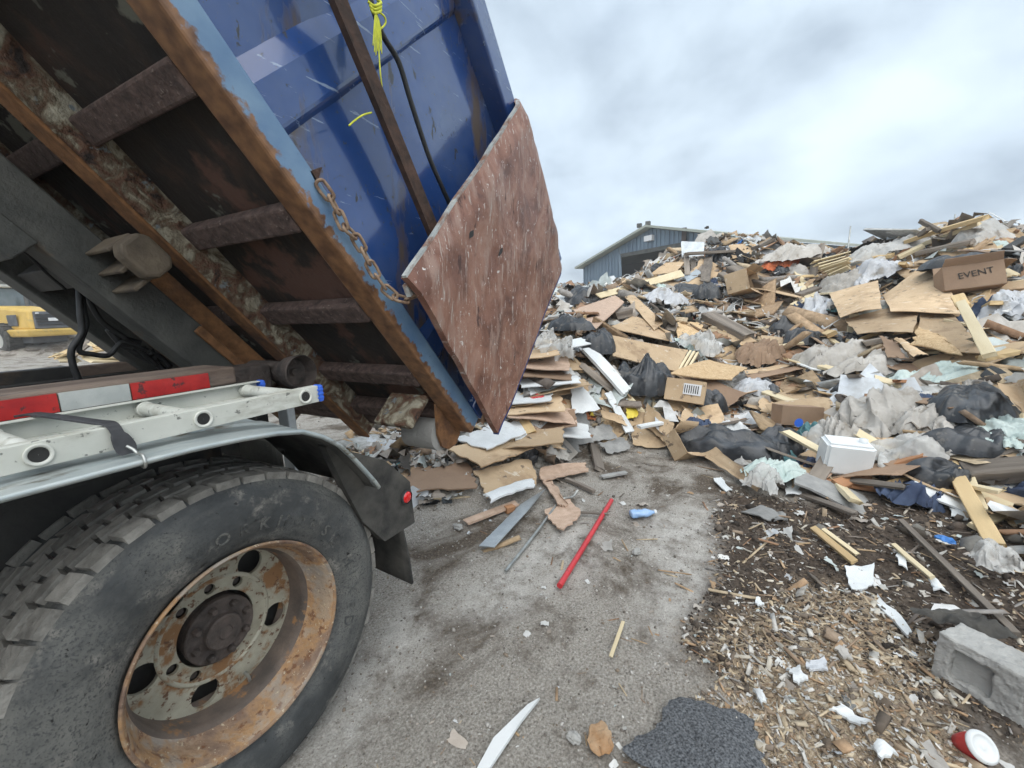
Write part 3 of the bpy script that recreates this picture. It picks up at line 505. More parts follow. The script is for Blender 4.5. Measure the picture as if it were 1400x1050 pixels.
# axle and dark running gear behind the wheel
MB().tube([(WX, 1.45, WZ), (WX, 3.4, WZ)], .09, 16).obj('axle', M_BLACK, truck, smooth=True, auto=40)
for y in (1.99, 2.85): slabx(-.1, 1.2, y-.05, y+.05, .60, .72, 'leaf_spring', M_BLACK, .01)
ar = slabx(.80, 1.12, 1.97, 1.978, .78, 1.19, 'hanger_bracket', M_GREASE, .004)
for x, z, r in ((.88, 1.10, .05), (1.02, .98, .018), (1.06, 1.12, .016)): MB().lathe([(-.001, r), (-.02, r), (-.02, r*.75), (-.008, r*.7), (-.008, .0005)], (x, 1.968, z), 20).obj('bolt', M_GREASE, ar, smooth=True, auto=35)
slabx(-1.6, .8, 1.62, 1.97, .70, 1.10, 'air_tank', M_BLACK, .05)
MB().lathe([(-.001, .06), (-.03, .055), (-.04, .03), (-.04, .0005)], (.02, 1.58, 1.06), 16).obj('brake_chamber', M_GREASE, truck, smooth=True, auto=35)
# fender: long flat top, then falling behind the tyre
fp = [(-1.4, 1.195), (.1, 1.196), (.35, 1.194), (.50, 1.192), (.62, 1.184), (.72, 1.172), (.80, 1.155), (.87, 1.118), (.93, 1.07), (.98, 1.01), (1.03, .94), (1.065, .89), (1.085, .855)]
fv = []; ff = []
Y = [1.176, 1.182, 1.20, 1.24, 1.30, 1.34, 1.345, 1.39, 1.395, 1.47, 1.475, 1.52, 1.525, 1.62]; ZO = [-.012, -.002, 0, .001, .001, .001, .008, .008, .001, .001, .008, .008, .001, .001]
for x, z in fp:
    for y, o in zip(Y, ZO): fv.append((x, y, z+o))
k = len(Y)
for i in range(len(fp)-1):
    for j in range(k-1): ff.append((i*k+j, i*k+j+1, (i+1)*k+j+1, (i+1)*k+j))
fen = MB().add(fv, ff).obj('fender', M_ALU, truck, smooth=True, auto=50)
sm = fen.modifiers.new('s', 'SOLIDIFY'); sm.thickness = .006
MB().tube([(x, 1.178, z-.006) for x, z in fp], .007, 8).obj('fender_lip', M_ALU, fen, smooth=True)
fl_in = [(x, z-.012) for x, z in fp[4:]]
fv = [(x, y, z) for x, z in fl_in for y in (1.20, 1.36, 1.365, 1.42, 1.425, 1.66)]; ff = [(i*6+j, i*6+j+1, i*6+6+j+1, i*6+6+j) for i in range(len(fl_in)-1) for j in range(5)]
ln = MB().add(fv, ff).obj('fender_liner', M_GREASE, truck, smooth=True, auto=40); ln.modifiers.new('s', 'SOLIDIFY').thickness = -.008
# light bracket and mud flap behind the wheel
pl = [(.93, 1.05), (1.06, .985), (1.20, .905), (1.30, .80), (1.335, .76), (1.345, .56), (1.16, .565), (1.06, .70), (1.0, .85)]
me = curve_mesh('light_bracket', [pl], .02, M_GREASE); lb = link('light_bracket', me, truck, .004); lb.matrix_basis = frame_mat(V(0, 1.275, 0) - PW[truck], (1, 0, 0), (0, 0, 1))
PW[lb] = V(0, 0, 0)
def world_child(name, mb, mat, par, **k):
    o = mb.obj(name, mat, None, **k); o.parent = par; o.matrix_parent_inverse = par.matrix_basis.inverted() if par.parent is None else (Matrix.Translation(Vector(PW[par.parent])) @ par.matrix_basis).inverted(); return o
world_child('lamp_ring', MB().lathe([(0, .030), (-.012, .031), (-.014, .027), (-.006, .0265)], (1.298, 1.254, .705), 28), M_RUBBER, lb, smooth=True, auto=40)
world_child('red_lamp', MB().lathe([(0, .027), (-.014, .024), (-.018, .014), (-.019, .0005)], (1.298, 1.254, .705), 28), M_RLAMP, lb, smooth=True)
pl2 = [(1.13, .60), (1.30, .60), (1.312, .45), (1.325, .33), (1.34, .255), (1.30, .262), (1.24, .30), (1.17, .34), (1.135, .38)]
fl = MB(); g = 8
for i in range(9):
    t = i/8
    for j in range(9):
        q = j/8; fl.v.append((1.29+.02*sin(t*2.4)+.028*t*t, 1.28+q*.36, .60-.345*t + .03*q*t))
for i in range(8):
    for j in range(8): fl.f.append((i*9+j, i*9+j+1, i*9+10+j, i*9+9+j))
flp = fl.obj('mud_flap', M_GREASE, truck, smooth=True); flp.modifiers.new('s', 'SOLIDIFY').thickness = .012
MB().tube([(1.0, 1.62, .98), (1.12, 1.64, .90)], .02, 8).obj('fender_stay', M_GREASE, truck)
slabx(1.02, 1.06, 1.70, 1.98, .70, 1.0, 'guard_plate', M_HOIST, .02)
slabx(1.20, 1.24, 1.86, 1.94, .55, 1.15, 'under_ride_upright', M_TIN, .006); slabx(1.19, 1.25, 1.9, 3.4, .50, .56, 'under_ride_bar', M_TIN, .01)

# ------------------------------------------------------------------ ladder strapped along the truck side
lad = thing('ladder', 'pale fibreglass ladder with blue end caps strapped along the truck', 'ladder', (.3, 1.42, 1.2))
def crail(y, x1, sgn):
    r = MB().box((-1.9, y, 1.2125), (x1, y+.006, 1.2675)); r.box((-1.9, y+(.0061 if sgn > 0 else -.024), 1.2635), (x1, y+(.03 if sgn > 0 else -.0001), 1.2680)); r.box((-1.9, y+(.0061 if sgn > 0 else -.024), 1.2120), (x1, y+(.03 if sgn > 0 else -.0001), 1.2165))
    return r.obj('rail', M_FIBER, lad, bevel=.0015)
ro = crail(1.25, .925, 1); ri = crail(1.60, .925, -1)
for x in [.875-.305*i for i in range(9)]:
    rg_ = MB().lathe([(0, .020), (.31, .020)], (x, 1.2565+.03, 1.24), 20).obj('rung', M_FIBER, lad, smooth=True)
    for y, sg in ((1.25, -1), (1.575, -1)):
        MB().lathe([(0, .0225), (-.004, .0235), (-.005, .0215), (-.004, .0165), (.004, .0155), (.05, .015)], (x, y, 1.24), 24).obj('rung_collar', M_FIBER, rg_, smooth=True)
    MB().lathe([(-.0006, .0155), (.0, .0005)], (x, 1.2493, 1.24), 24).obj('rung_hole_shade', M_BLACK, rg_)  # flat black disc painted in for the shade inside the hollow rung
for y in (1.246, 1.572):
    ec = MB().box((.9255, y, 1.211), (.943, y+.036, 1.2695)).obj('end_cap', M_CAPB, lad, bevel=.006)
    for z in (1.226, 1.24, 1.254): MB().box((.918, y-.0015, z-.003), (.9415, y+.0005, z+.003)).obj('cap_rib', M_CAPB, ec, bevel=.001)
strap = thing('rubber_strap', 'black rubber tie-down strap hooked over the ladder rail', 'strap', (.28, 1.3, 1.2))
P_ = smoothpath([(.345, 1.70, 1.262), (.35, 1.60, 1.274), (.36, 1.45, 1.277), (.375, 1.30, 1.276), (.385, 1.252, 1.273), (.39, 1.238, 1.25), (.395, 1.232, 1.225), (.395, 1.226, 1.205)], 4)
sb = MB(); hw = [.012]*len(P_); hw[-8:] = [.016, .018, .019, .02, .02, .019, .017, .012]
for p, h in zip(P_, hw):
    nrm = V(0, .003, .003); sb.v += [tuple(p+V(-h, 0, 0)+nrm), tuple(p+V(h, 0, 0)+nrm), tuple(p+V(h, 0, 0)-nrm), tuple(p+V(-h, 0, 0)-nrm)]
for i in range(len(P_)-1):
    for j in range(4): sb.f.append((i*4+j, i*4+(j+1) % 4, i*4+4+(j+1) % 4, i*4+4+j))
sb.obj('band', M_RUBBER, strap, bevel=.002)
MB().tube(smoothpath([(.395, 1.222, 1.222), (.402, 1.212, 1.213), (.405, 1.20, 1.203), (.405, 1.178, 1.203), (.404, 1.168, 1.188), (.404, 1.175, 1.175), (.404, 1.19, 1.178)]), .0035, 8).obj('hook', M_STEEL, strap, smooth=True)

# ------------------------------------------------------------------ roll-off container, tipped
box_ = thing('roll_off_container', 'tipped blue roll-off container with rusty underside and open end', 'container', tuple(bw(-1.5, -.2, 2.5)))
YN, YF, S0 = 1.315, 3.70, -4.4
MB().bodybox(S0, .02, -.045, .0, YN+.10, YF-.1).obj('floor_plate', M_UNDER, box_)
sp_ = MB()
ns, nn = 70, 26
for i in range(ns+1):
    for j in range(nn+1):
        s = S0 + (0.02-S0)*i/ns; n = -.02 + 1.60*j/nn; dent = .020*fbm(np.array([s*1.1]), np.array([n*1.3]), 3, 91)[0] + .012*fbm(np.array([s*3.]), np.array([n*3.]), 2, 95)[0]
        sp_.v.append(tuple(bw(s, n, YN+.035+dent)))
for i in range(ns):
    for j in range(nn): a = i*(nn+1)+j; sp_.f.append((a, a+nn+1, a+nn+2, a+1))
sdp = sp_.obj('side_panel', M_BLUE, box_, smooth=True); sdp.modifiers.new('s', 'SOLIDIFY').thickness = .004
for s in (-.62, -1.715, -2.80, -3.9):
    MB().hexa([bw(s-.10, .0, YN+.052), bw(s+.17, .0, YN+.052), bw(s+.13, .0, YN+.012), bw(s, .0, YN+.012), bw(s-.10, 1.4, YN+.052), bw(s+.17, 1.4, YN+.052), bw(s+.13, 1.4, YN+.012), bw(s, 1.4, YN+.012)]).obj('side_rib', M_BLUE, box_, bevel=.012)
rl = MB().bodybox(S0, .0, -.105, 0.005, YN-.015, YN+.10).obj('bottom_rail', M_RAIL, box_, bevel=.01)
MB().bodybox(S0, .02, 1.39, 1.535, YN-.085, YN+.06).obj('top_rail', M_BLUE, box_, bevel=.012)
MB().bodybox(S0, .02, -.02, 1.53, YF-.05, YF-.02).obj('far_side_panel', M_DBLUE, box_); MB().bodybox(S0, .0, -.105, .005, YF-.1, YF+.0).obj('far_bottom_rail', M_RAIL, box_, bevel=.01)
MB().bodybox(S0, S0+.05, .0, 1.5, YN+.10, YF-.1).obj('front_panel', M_DBLUE, box_)
MB().bodybox(-.10, .02, .006, 1.385, YN-.02, YN+.11).obj('rear_post', M_BLUE, box_, bevel=.01)
for i in range(-6, 4):
    s = -.86 + .443*i*1.0
    if s > .1 or s < S0: continue
    cmn = MB().bodybox(s-.10, s, -.115, -.046, YN+.10, YF-.1).obj('cross_member', M_XMEM, box_, bevel=.012)
MB().bodybox(-.20, -.10, -.13, -.046, YN+.10, YF-.1).obj('cross_member', M_XMEM, box_, bevel=.012)
for y in (2.10, 2.86):
    sm_ = MB(); ns = 110
    for i in range(ns+1):
        s = S0 + (.05-S0)*i/ns
        for j in range(9):
            t = j/8; o = .010*fbm(np.array([s*9.]), np.array([t*3.]), 4, 101)[0]; sm_.v.append(tuple(bw(s, -.046-.140*t, y-o)))
    for i in range(ns):
        for j in range(8): a = i*9+j; sm_.f.append((a, a+9, a+10, a+1))
    sill = sm_.obj('long_sill', M_SILL, box_, smooth=False); sill.modifiers.new('s', 'SOLIDIFY').thickness = -.012
    MB().bodybox(S0, .06, -.200, -.186, y-.014, y+.09).obj('sill_lip', M_ORANGE, sill, bevel=.004)
# rear ground roller in its bracket
rb = MB().bodybox(-.34, -.30, -.30, -.10, YN+.11, YN+.36).obj('roller_bracket', M_SILL, box_, bevel=.012)
pts = [(1.74, 1.02), (1.93, .86), (1.945, .80), (1.90, .745), (1.83, .735), (1.775, .765), (1.745, .84)]
me = curve_mesh('roller_cheek', [pts], .008, M_ORANGE); rc = link('roller_cheek', me, box_, .004); rc.matrix_basis = frame_mat(V(0, YN+.10, 0)-PW[box_], (1, 0, 0), (0, 0, 1))
MB().tube([(1.80, YN+.115, .83), (1.80, YN+.33, .83)], .092, 28).obj('ground_roller', M_CONC, box_, smooth=True, auto=40)
# swung-back rear door, rusty inner face outwards
DH, DF = 1.215, 1.115
q = {k: bq(u, v, y) for k, u, v, y in (('hb', 681, 592, DH), ('ht', 776, 354, DH), ('fb', 563, 379, DF), ('ft', 730, 127, DF))}
door = MB(); nx, ny = 44, 60
def doorpt(a, b, off):      # a: hinge..free, b: bottom..top
    s = (q['hb'][0]*(1-a)+q['fb'][0]*a)*(1-b) + (q['ht'][0]*(1-a)+q['ft'][0]*a)*b
    n = (q['hb'][1]*(1-a)+q['fb'][1]*a)*(1-b) + (q['ht'][1]*(1-a)+q['ft'][1]*a)*b
    y = DH*(1-a)+DF*a
    dent = .045*fbm(np.array([a*2.3]), np.array([b*3.2]), 3, 121)[0] + .016*fbm(np.array([a*7.]), np.array([b*8.]), 3, 125)[0]
    e = max(0, b-.9)/.1; n += e*.05*(vnoise(np.array([a*7.]), np.array([.3]), 131)[0]-.45)*(a < .97); y += e*e*.075*(.3+vnoise(np.array([a*8.]), np.array([.7]), 133)[0])
    e2 = max(0, a-.93)/.07; y += e2*.03
    return bw(s, n, y+dent+off)
for k, off in ((0, 0), (1, .034)):
    for i in range(nx+1):
        for j in range(ny+1): door.v.append(tuple(doorpt(i/nx, j/ny, off)))
nv = (nx+1)*(ny+1)
for i in range(nx):
    for j in range(ny):
        a = i*(ny+1)+j; door.f.append((a, a+1, a+ny+2, a+ny+1)); door.f.append((nv+a, nv+a+ny+1, nv+a+ny+2, nv+a+1))
ring = [i*(ny+1) for i in range(nx+1)] + [nx*(ny+1)+j for j in range(1, ny+1)] + [i*(ny+1)+ny for i in range(nx-1, -1, -1)] + [j for j in range(ny-1, 0, -1)]
for i, a in enumerate(ring): b = ring[(i+1) % len(ring)]; door.f.append((a, b, nv+b, nv+a))
dm = door.mesh('rear_door', M_DOOR, True); dm.set_sharp_from_angle(angle=radians(45)); dr = link('rear_door', dm, box_)
dr['label'] = 'rust-brown dented rear door swung back against the side'
for nm, m, path, w in (('hinge_edge', M_DBLUE, [doorpt(-.012, t/20, .02) for t in range(0, 20)], .034), ('free_edge', M_BARE, [doorpt(1.004, t/24, .012) for t in range(0, 24)], .022)):
    eb = MB()
    for p_, p2 in zip(path[:-1], path[1:]): eb.beam(p_, p2, .012, w, (0, 1, 0))
    eb.obj(nm, m, dr)
for a, b in ((.66, .42), (.87, .30)):
    hb = MB(); c = doorpt(a, b, -.002); pr = [c + BB*(.016+.012*random.random())*cos(t*pi/5)*(.6) + BN*(.016+.02*random.random())*sin(t*pi/5) for t in range(10)]; hb.add(pr, [tuple(range(10))]); hb.obj('rust_hole_shade', M_BLACK, dr)  # flat black patches on the plate stand for the darkness behind holes
for b in (.12, .5, .86): MB().beam(bw(.06, q['hb'][1]+b*1.6-.06, 1.27), bw(.06, q['hb'][1]+b*1.6+.06, 1.27), .05, .05, (0, 1, 0)).obj('door_hinge', M_BARR, dr)
# latch bar, cable and lug on the side
p0, p1 = [V(*bw(*bq(u, v, 1.235), 1.235)) for u, v in ((462, 0), (593, 318))]; dd = nz(p1-p0)
lb_ = MB().beam(p0-dd*1.1, p1, .082, .016, (0, 1, 0)).obj('latch_bar', M_BARR, box_, bevel=.003)
MB().beam(p0-dd*1.1+nz(np.cross(dd, (0, 1, 0)))*-.040+V(0, -.012, 0), p1+nz(np.cross(dd, (0, 1, 0)))*-.040+V(0, -.012, 0), .010, .022, (0, 1, 0)).obj('bar_edge', M_BARR, lb_)
cp = [onY(u, v, 1.25) for u, v in ((490, -90), (504, -10), (522, 45), (545, 85), (562, 140), (585, 210), (604, 255), (617, 284))]
MB().tube(smoothpath(cp), .0105, 8).obj('cable', M_HOSE, box_, smooth=True)
lug = [onY(u, v, 1.30) for u, v in ((424, 234), (441, 228), (433, 252))]; MB().add([tuple(p) for p in lug]+[tuple(p+V(0, .02, 0)) for p in lug], [(0, 1, 2), (3, 5, 4), (0, 3, 4, 1), (1, 4, 5, 2), (2, 5, 3, 0)]).obj('chain_lug', M_BARR, box_)
MB().beam(onY(556, 398, 1.17), onY(570, 383, 1.2), .05, .02, (0, 1, 0)).obj('door_hook', M_BARE, dr)
# chain links
path = smoothpath([onY(u, v, y) for u, v, y in ((437, 250, 1.285), (452, 271, 1.275), (463, 292, 1.265), (470, 309, 1.26), (484, 322, 1.265), (495, 340, 1.26), (505, 360, 1.25), (518, 382, 1.24), (532, 399, 1.22), (551, 409, 1.20), (572, 403, 1.17))], 12)
L_ = [0]
for a, b in zip(path[:-1], path[1:]): L_.append(L_[-1]+np.linalg.norm(b-a))
chain = thing('chain', 'rusty steel chain holding the open container door back', 'chain', tuple(path[0]))
nl = int(L_[-1]/.050)
for i in range(nl):
    c = V(*[np.interp((i+.5)/nl*L_[-1], L_, [p[k] for p in path]) for k in range(3)]); c2 = V(*[np.interp(min(L_[-1], (i+.9)/nl*L_[-1]), L_, [p[k] for p in path]) for k in range(3)])
    c0_ = V(*[np.interp(max(0, (i+.1)/nl*L_[-1]), L_, [p[k] for p in path]) for k in range(3)]); t = nz(c2-c0_)
    x = nz(np.cross(t, (0, 1, 0))); yv = np.cross(x, t); a = radians(40 if i % 2 else 130)+random.uniform(-.25, .25); sd = x*cos(a)+yv*sin(a)
    lp = [c + t*(.021*np.sign(cos(w))*(1 if abs(cos(w)) > .3 else abs(cos(w))/.3) + .013*cos(w)) + sd*.0165*sin(w) for w in [2*pi*k/16 for k in range(16)]]
    MB().tube(lp, .0062, 7, closed=True).obj('chain_link', M_CHAIN, chain, smooth=True)
rope = thing('rope', 'frayed yellow rope knotted round the black cable', 'rope', tuple(onY(515, 40, 1.235)))
rp = lambda l, r=.0035: MB().tube(smoothpath([onY(u, v, y) for u, v, y in l]), r, 6)
for k in range(3): rp([(503+2*k, 2+5*k, 1.24), (512, 8+5*k, 1.232), (521, 4+5*k, 1.24), (516, 0+5*k, 1.262)], .005).obj('wrap', M_ROPEY, rope, smooth=True)
rp([(514, 14, 1.235), (525, 22, 1.232), (527, 32, 1.235), (518, 40, 1.235), (514, 28, 1.235)], .0035).obj('loop', M_ROPEY, rope, smooth=True)
for k in range(7): rp([(513+k*.8, 15+2*k, 1.233), (511+k*1.6, 45, 1.23), (510+k*2, 68+random.uniform(-8, 14), 1.23)], .0022).obj('strand', M_ROPEY, rope, smooth=True)
rp([(516, 30, 1.234), (518, 70, 1.23), (520, 100, 1.226), (523, 125, 1.236)], .0028).obj('strand', M_ROPEY, rope, smooth=True)
rp([(477, 172, 1.225), (486, 164, 1.222), (497, 157, 1.224), (508, 154, 1.228)], .003).obj('strand', M_ROPEY, rope, smooth=True)
#==PART3==
# ------------------------------------------------------------------ debris: builders
from mathutils import noise as mn
MARKS = []           # (u, v, short name) of things other labels can refer to
USED = set(); FOOT = []     # ground covered by large sheets: no litter on top of them
def P(u, v, l=.05):                # on the terrain, then raised clear of the litter along the line of sight
    p = G(u, v); d = ray(u, v); n = normal(p[0], p[1], .5); dh = hypot(d[0], d[1])
    return p - d*(min(1.6, (.02+.55*l)/max(.16, -float(d@n))))
def put(me, name, label, cat, M, group=None, mark=None, uv=None):
    o = bpy.data.objects.new(name, me); COL.objects.link(o); o.matrix_world = M; PW[o] = V(0, 0, 0)
    tag(o, label, cat, group); USED.add(label)
    if mark: MARKS.append((uv[0], uv[1], mark))
    return o
def slab(c, t, nx=8, ny=8, rag=.02, bend=.03, seed=0, mat=None, name='sheet'):
    """four-cornered sheet with ragged edges, a bow and ripples; c: world corners in order"""
    c = [V(*p) for p in c]; cen = sum(c)/4; nrm = nz(np.cross(c[1]-c[0]+c[2]-c[3], c[3]-c[0]+c[2]-c[1])); ex = nz(c[1]-c[0]); ey = np.cross(nrm, ex); r_ = random.Random(seed)
    sz = np.linalg.norm(c[1]-c[0])+np.linalg.norm(c[3]-c[0]); top = []
    b1, b2 = r_.uniform(-1, 1), r_.uniform(-1, 1); ox = r_.uniform(0, 50)
    for i in range(nx+1):
        for j in range(ny+1):
            a, b = i/nx, j/ny; p = (c[0]*(1-a)+c[1]*a)*(1-b) + (c[3]*(1-a)+c[2]*a)*b - cen
            if i in (0, nx): p = p + ex*r_.uniform(-rag, rag*.4)*(1 if i else -1)
            if j in (0, ny): p = p + ey*r_.uniform(-rag, rag*.4)*(1 if j else -1)
            w = .5*bend*(b1*sin(pi*a) + b2*sin(pi*b)) + bend*.35*(vnoise(np.array([a*3+ox]), np.array([b*3]), 7)[0]-.5)
            top.append(p + nrm*w)
    m = MB(); n = len(top); m.v = [tuple(p+nrm*t/2) for p in top] + [tuple(p-nrm*t/2) for p in top]
    for i in range(nx):
        for j in range(ny):
            a = i*(ny+1)+j; m.f.append((a, a+ny+1, a+ny+2, a+1)); m.f.append((n+a, n+a+1, n+a+ny+2, n+a+ny+1))
    ring = [i*(ny+1) for i in range(nx+1)] + [nx*(ny+1)+j for j in range(1, ny+1)] + [i*(ny+1)+ny for i in range(nx-1, -1, -1)] + [j for j in range(ny-1, 0, -1)]
    for i, a in enumerate(ring): b = ring[(i+1) % len(ring)]; m.f.append((b, a, n+a, n+b))
    return m.mesh(name, mat), cen
_seed = [100]
PXQ = []
def panel(name, label, cat, px, mat, t=.012, rag=.02, bend=.03, mark=None, nx=8):
    PXQ.append([(p[0], p[1]) for p in px])
    _seed[0] += 1; c = [P(*p) if len(p) == 2 else P(p[0], p[1], p[2]) for p in px]
    FOOT.append([(q_[0], q_[1]) for q_ in c])
    me, cen = slab(c, t, nx, nx, rag, bend, _seed[0], mat, name)
    uv = (sum(p[0] for p in px)/4, sum(p[1] for p in px)/4)
    return put(me, name, label, cat, Matrix.Translation(Vector(cen)), mark=mark, uv=uv)
def plank_mesh(L, w, h, mat, name='plank', seed=0, rough_end=.4):
    r_ = random.Random(seed); m = MB(); k = 6; c = min(w, h)*.10; bow = r_.uniform(-.012, .012)*L; tw = r_.uniform(-.04, .04)
    sec = [(-w/2+c, -h/2), (w/2-c, -h/2), (w/2, -h/2+c), (w/2, h/2-c), (w/2-c, h/2), (-w/2+c, h/2), (-w/2, h/2-c), (-w/2, -h/2+c)]
    for i in range(k+1):
        t = i/k; x = -L/2 + L*t
        for y, z in sec:
            dx = r_.uniform(-rough_end, rough_end)*w if i in (0, k) else 0
            a = tw*(t-.5); m.v.append((x+dx, y*cos(a)-z*sin(a)+r_.uniform(-.02, .02)*w, y*sin(a)+z*cos(a)+bow*sin(pi*t)))
    for i in range(k):
        for j in range(8): m.f.append((i*8+j, i*8+(j+1) % 8, i*8+8+(j+1) % 8, i*8+8+j))
    m.f.append(tuple(range(8))[::-1]); m.f.append(tuple(k*8+j for j in range(8)))
    return m.mesh(name, mat)
def along(p, q, roll=0.):
    p, q = V(*p), V(*q); x = nz(q-p); z = V(0, 0, 1) - x*x[2]; z = nz(z) if np.linalg.norm(z) > 1e-3 else V(1, 0, 0); y = np.cross(z, x); y2 = y*cos(roll)+z*sin(roll); c = (p+q)/2
    return frame_mat(c, x, y2)
def plank(name, label, cat, a, b, w, h, mat, roll=0., mark=None, re=.15):
    _seed[0] += 1; p, q = P(*a), P(*b); L = np.linalg.norm(q-p)
    return put(plank_mesh(L, w, h, mat, name, _seed[0], re), name, label, cat, along(p, q, roll), mark=mark, uv=((a[0]+b[0])/2, (a[1]+b[1])/2))
ICO = {}
def ico(k):
    if k not in ICO:
        bm = bmesh.new(); bmesh.ops.create_icosphere(bm, subdivisions=k, radius=1); ICO[k] = (np.array([v.co[:] for v in bm.verts]), [tuple(v.index for v in f.verts) for f in bm.faces]); bm.free()
    return ICO[k]
def bag_mesh(sx, sy, sz, seed, mat, name='bag', folds=1.):
    """slack bag: a low bulging sack with long folds running out from the gathered neck"""
    r_ = random.Random(seed); off = Vector((r_.uniform(0, 50), r_.uniform(0, 50), r_.uniform(0, 50))); m = MB(); nr, nt_ = 30, 120; kx, ky = r_.uniform(-.5, .5), r_.uniform(-.4, .4); kf = r_.uniform(2.6, 3.6)
    for i in range(nr+1):
        r = (i+.35)/(nr+.35)
        for j in range(nt_):
            th = 2*pi*j/nt_; c, s = cos(th), sin(th); R_ = 1 + .38*mn.noise(Vector((c*1.1, s*1.1, 0))+off)
            x, y = kx*(1-r)+R_*c*r, ky*(1-r)+R_*s*r; w = .35*mn.noise(Vector((x*1.6, y*1.6, 5))+off)
            f1 = 1-2.2*abs(mn.noise(Vector((c*kf+w, s*kf+w, r*.9))+off)); f2 = 1-2.2*abs(mn.noise(Vector((c*kf*2.6+2*w, s*kf*2.6, r*1.6+9))+off)); f3 = mn.noise(Vector((x*2.0, y*2.0, 2))+off); f4 = 1-2.2*abs(mn.noise(Vector((x*2.4+y, y*2.4, 7))+off))
            z = max(0, 1-r**2.6)**.55*(.72+.55*f3) + .22*math.exp(-(r/.09)**2) + folds*((.13*f1+.055*f2)*r**.6 + .07*f4)*(1-.55*r)
            k = folds*.05*f1*r; m.v.append(((x+k*c)*sx, (y+k*s)*sy, (z-.12-.25*max(0, r-.85)/.15)*sz))
    for i in range(nr):
        for j in range(nt_): a, b = i*nt_+j, i*nt_+(j+1) % nt_; m.f.append((a, b, b+nt_, a+nt_))
    m.f.append(tuple(range(nt_))[::-1]); return m.mesh(name, mat, True)
def bag(name, label, cat, u, v, sx, sy, sz, rot=0., mat=None, lift=.0, mark=None, tilt=0.):
    _seed[0] += 1; p = P(u, v, lift); M = Matrix.Translation(Vector(p)) @ Matrix.Rotation(AZ-pi/2+rot, 4, 'Z') @ Matrix.Rotation(tilt, 4, 'Y')
    return put(bag_mesh(sx, sy, sz, _seed[0], mat or M_BAG, name), name, label, cat, M, mark=mark, uv=(u, v))
def film_mesh(w, d, h, seed, mat, name='film', n=44):
    """limp sheet with long wrinkles and a torn outline"""
    r_ = random.Random(seed); off = Vector((r_.uniform(0, 90), r_.uniform(0, 90), 0)); m = MB(); ph = r_.uniform(0, pi); cp, sp = cos(ph), sin(ph); ph2 = ph+r_.uniform(.6, 1.2); c2, s2 = cos(ph2), sin(ph2)
    for i in range(n+1):
        for j in range(n+1):
            a, b = i/n*2-1, j/n*2-1; an = math.atan2(b, a); e = hypot(a, b); k = max(abs(a), abs(b))
            rr = 1 + .45*mn.noise(Vector((cos(an)*1.4, sin(an)*1.4, 0))+off) + .14*mn.noise(Vector((cos(an)*6, sin(an)*6, 3))+off)
            s = (k/e if e > 1e-6 else 1)*rr; x, y = a*s, b*s
            wp = .7*mn.noise(Vector((x*1.3, y*1.3, 4))+off); t1, u1 = x*cp+y*sp, -x*sp+y*cp; t2, u2 = x*c2+y*s2, -x*s2+y*c2
            f1 = 1-2*abs(mn.noise(Vector((t1*3.2+wp, u1*.7, 1))+off)); f2 = 1-2*abs(mn.noise(Vector((t2*6.5+2*wp, u2*1.4, 2))+off)); f3 = mn.noise(Vector((x*1.2, y*1.2, 8))+off); f4 = mn.noise(Vector((t1*13, u1*4, 6))+off)
            z = h*(.55*f3 + .34*f1 + .13*f2 + .05*f4)*(1-.6*k**4)
            m.v.append((x*w/2 + .12*h*f2, y*d/2 + .12*h*f1, z - .3*h*k*k))
    for i in range(n):
        for j in range(n): a = i*(n+1)+j; m.f.append((a, a+n+1, a+n+2, a+1))
    return m.mesh(name, mat, True)
def ground_frame(p, yaw=0., tilt=(0, 0), follow=.8):
    n = normal(p[0], p[1]); n = nz(n*follow + V(0, 0, 1-follow) + V(*tilt, 0)); x = V(cos(yaw), sin(yaw), 0); x = nz(x-n*(x@n)); return frame_mat(p, x, np.cross(n, x))
def film(name, label, cat, u, v, w, d, h, yaw=0., mat=None, lift=.06, mark=None):
    _seed[0] += 1; p = P(u, v, lift); return put(film_mesh(w, d, h, _seed[0], mat or M_CLOTH, name), name, label, cat, ground_frame(p, AZ-pi/2+yaw), mark=mark, uv=(u, v))
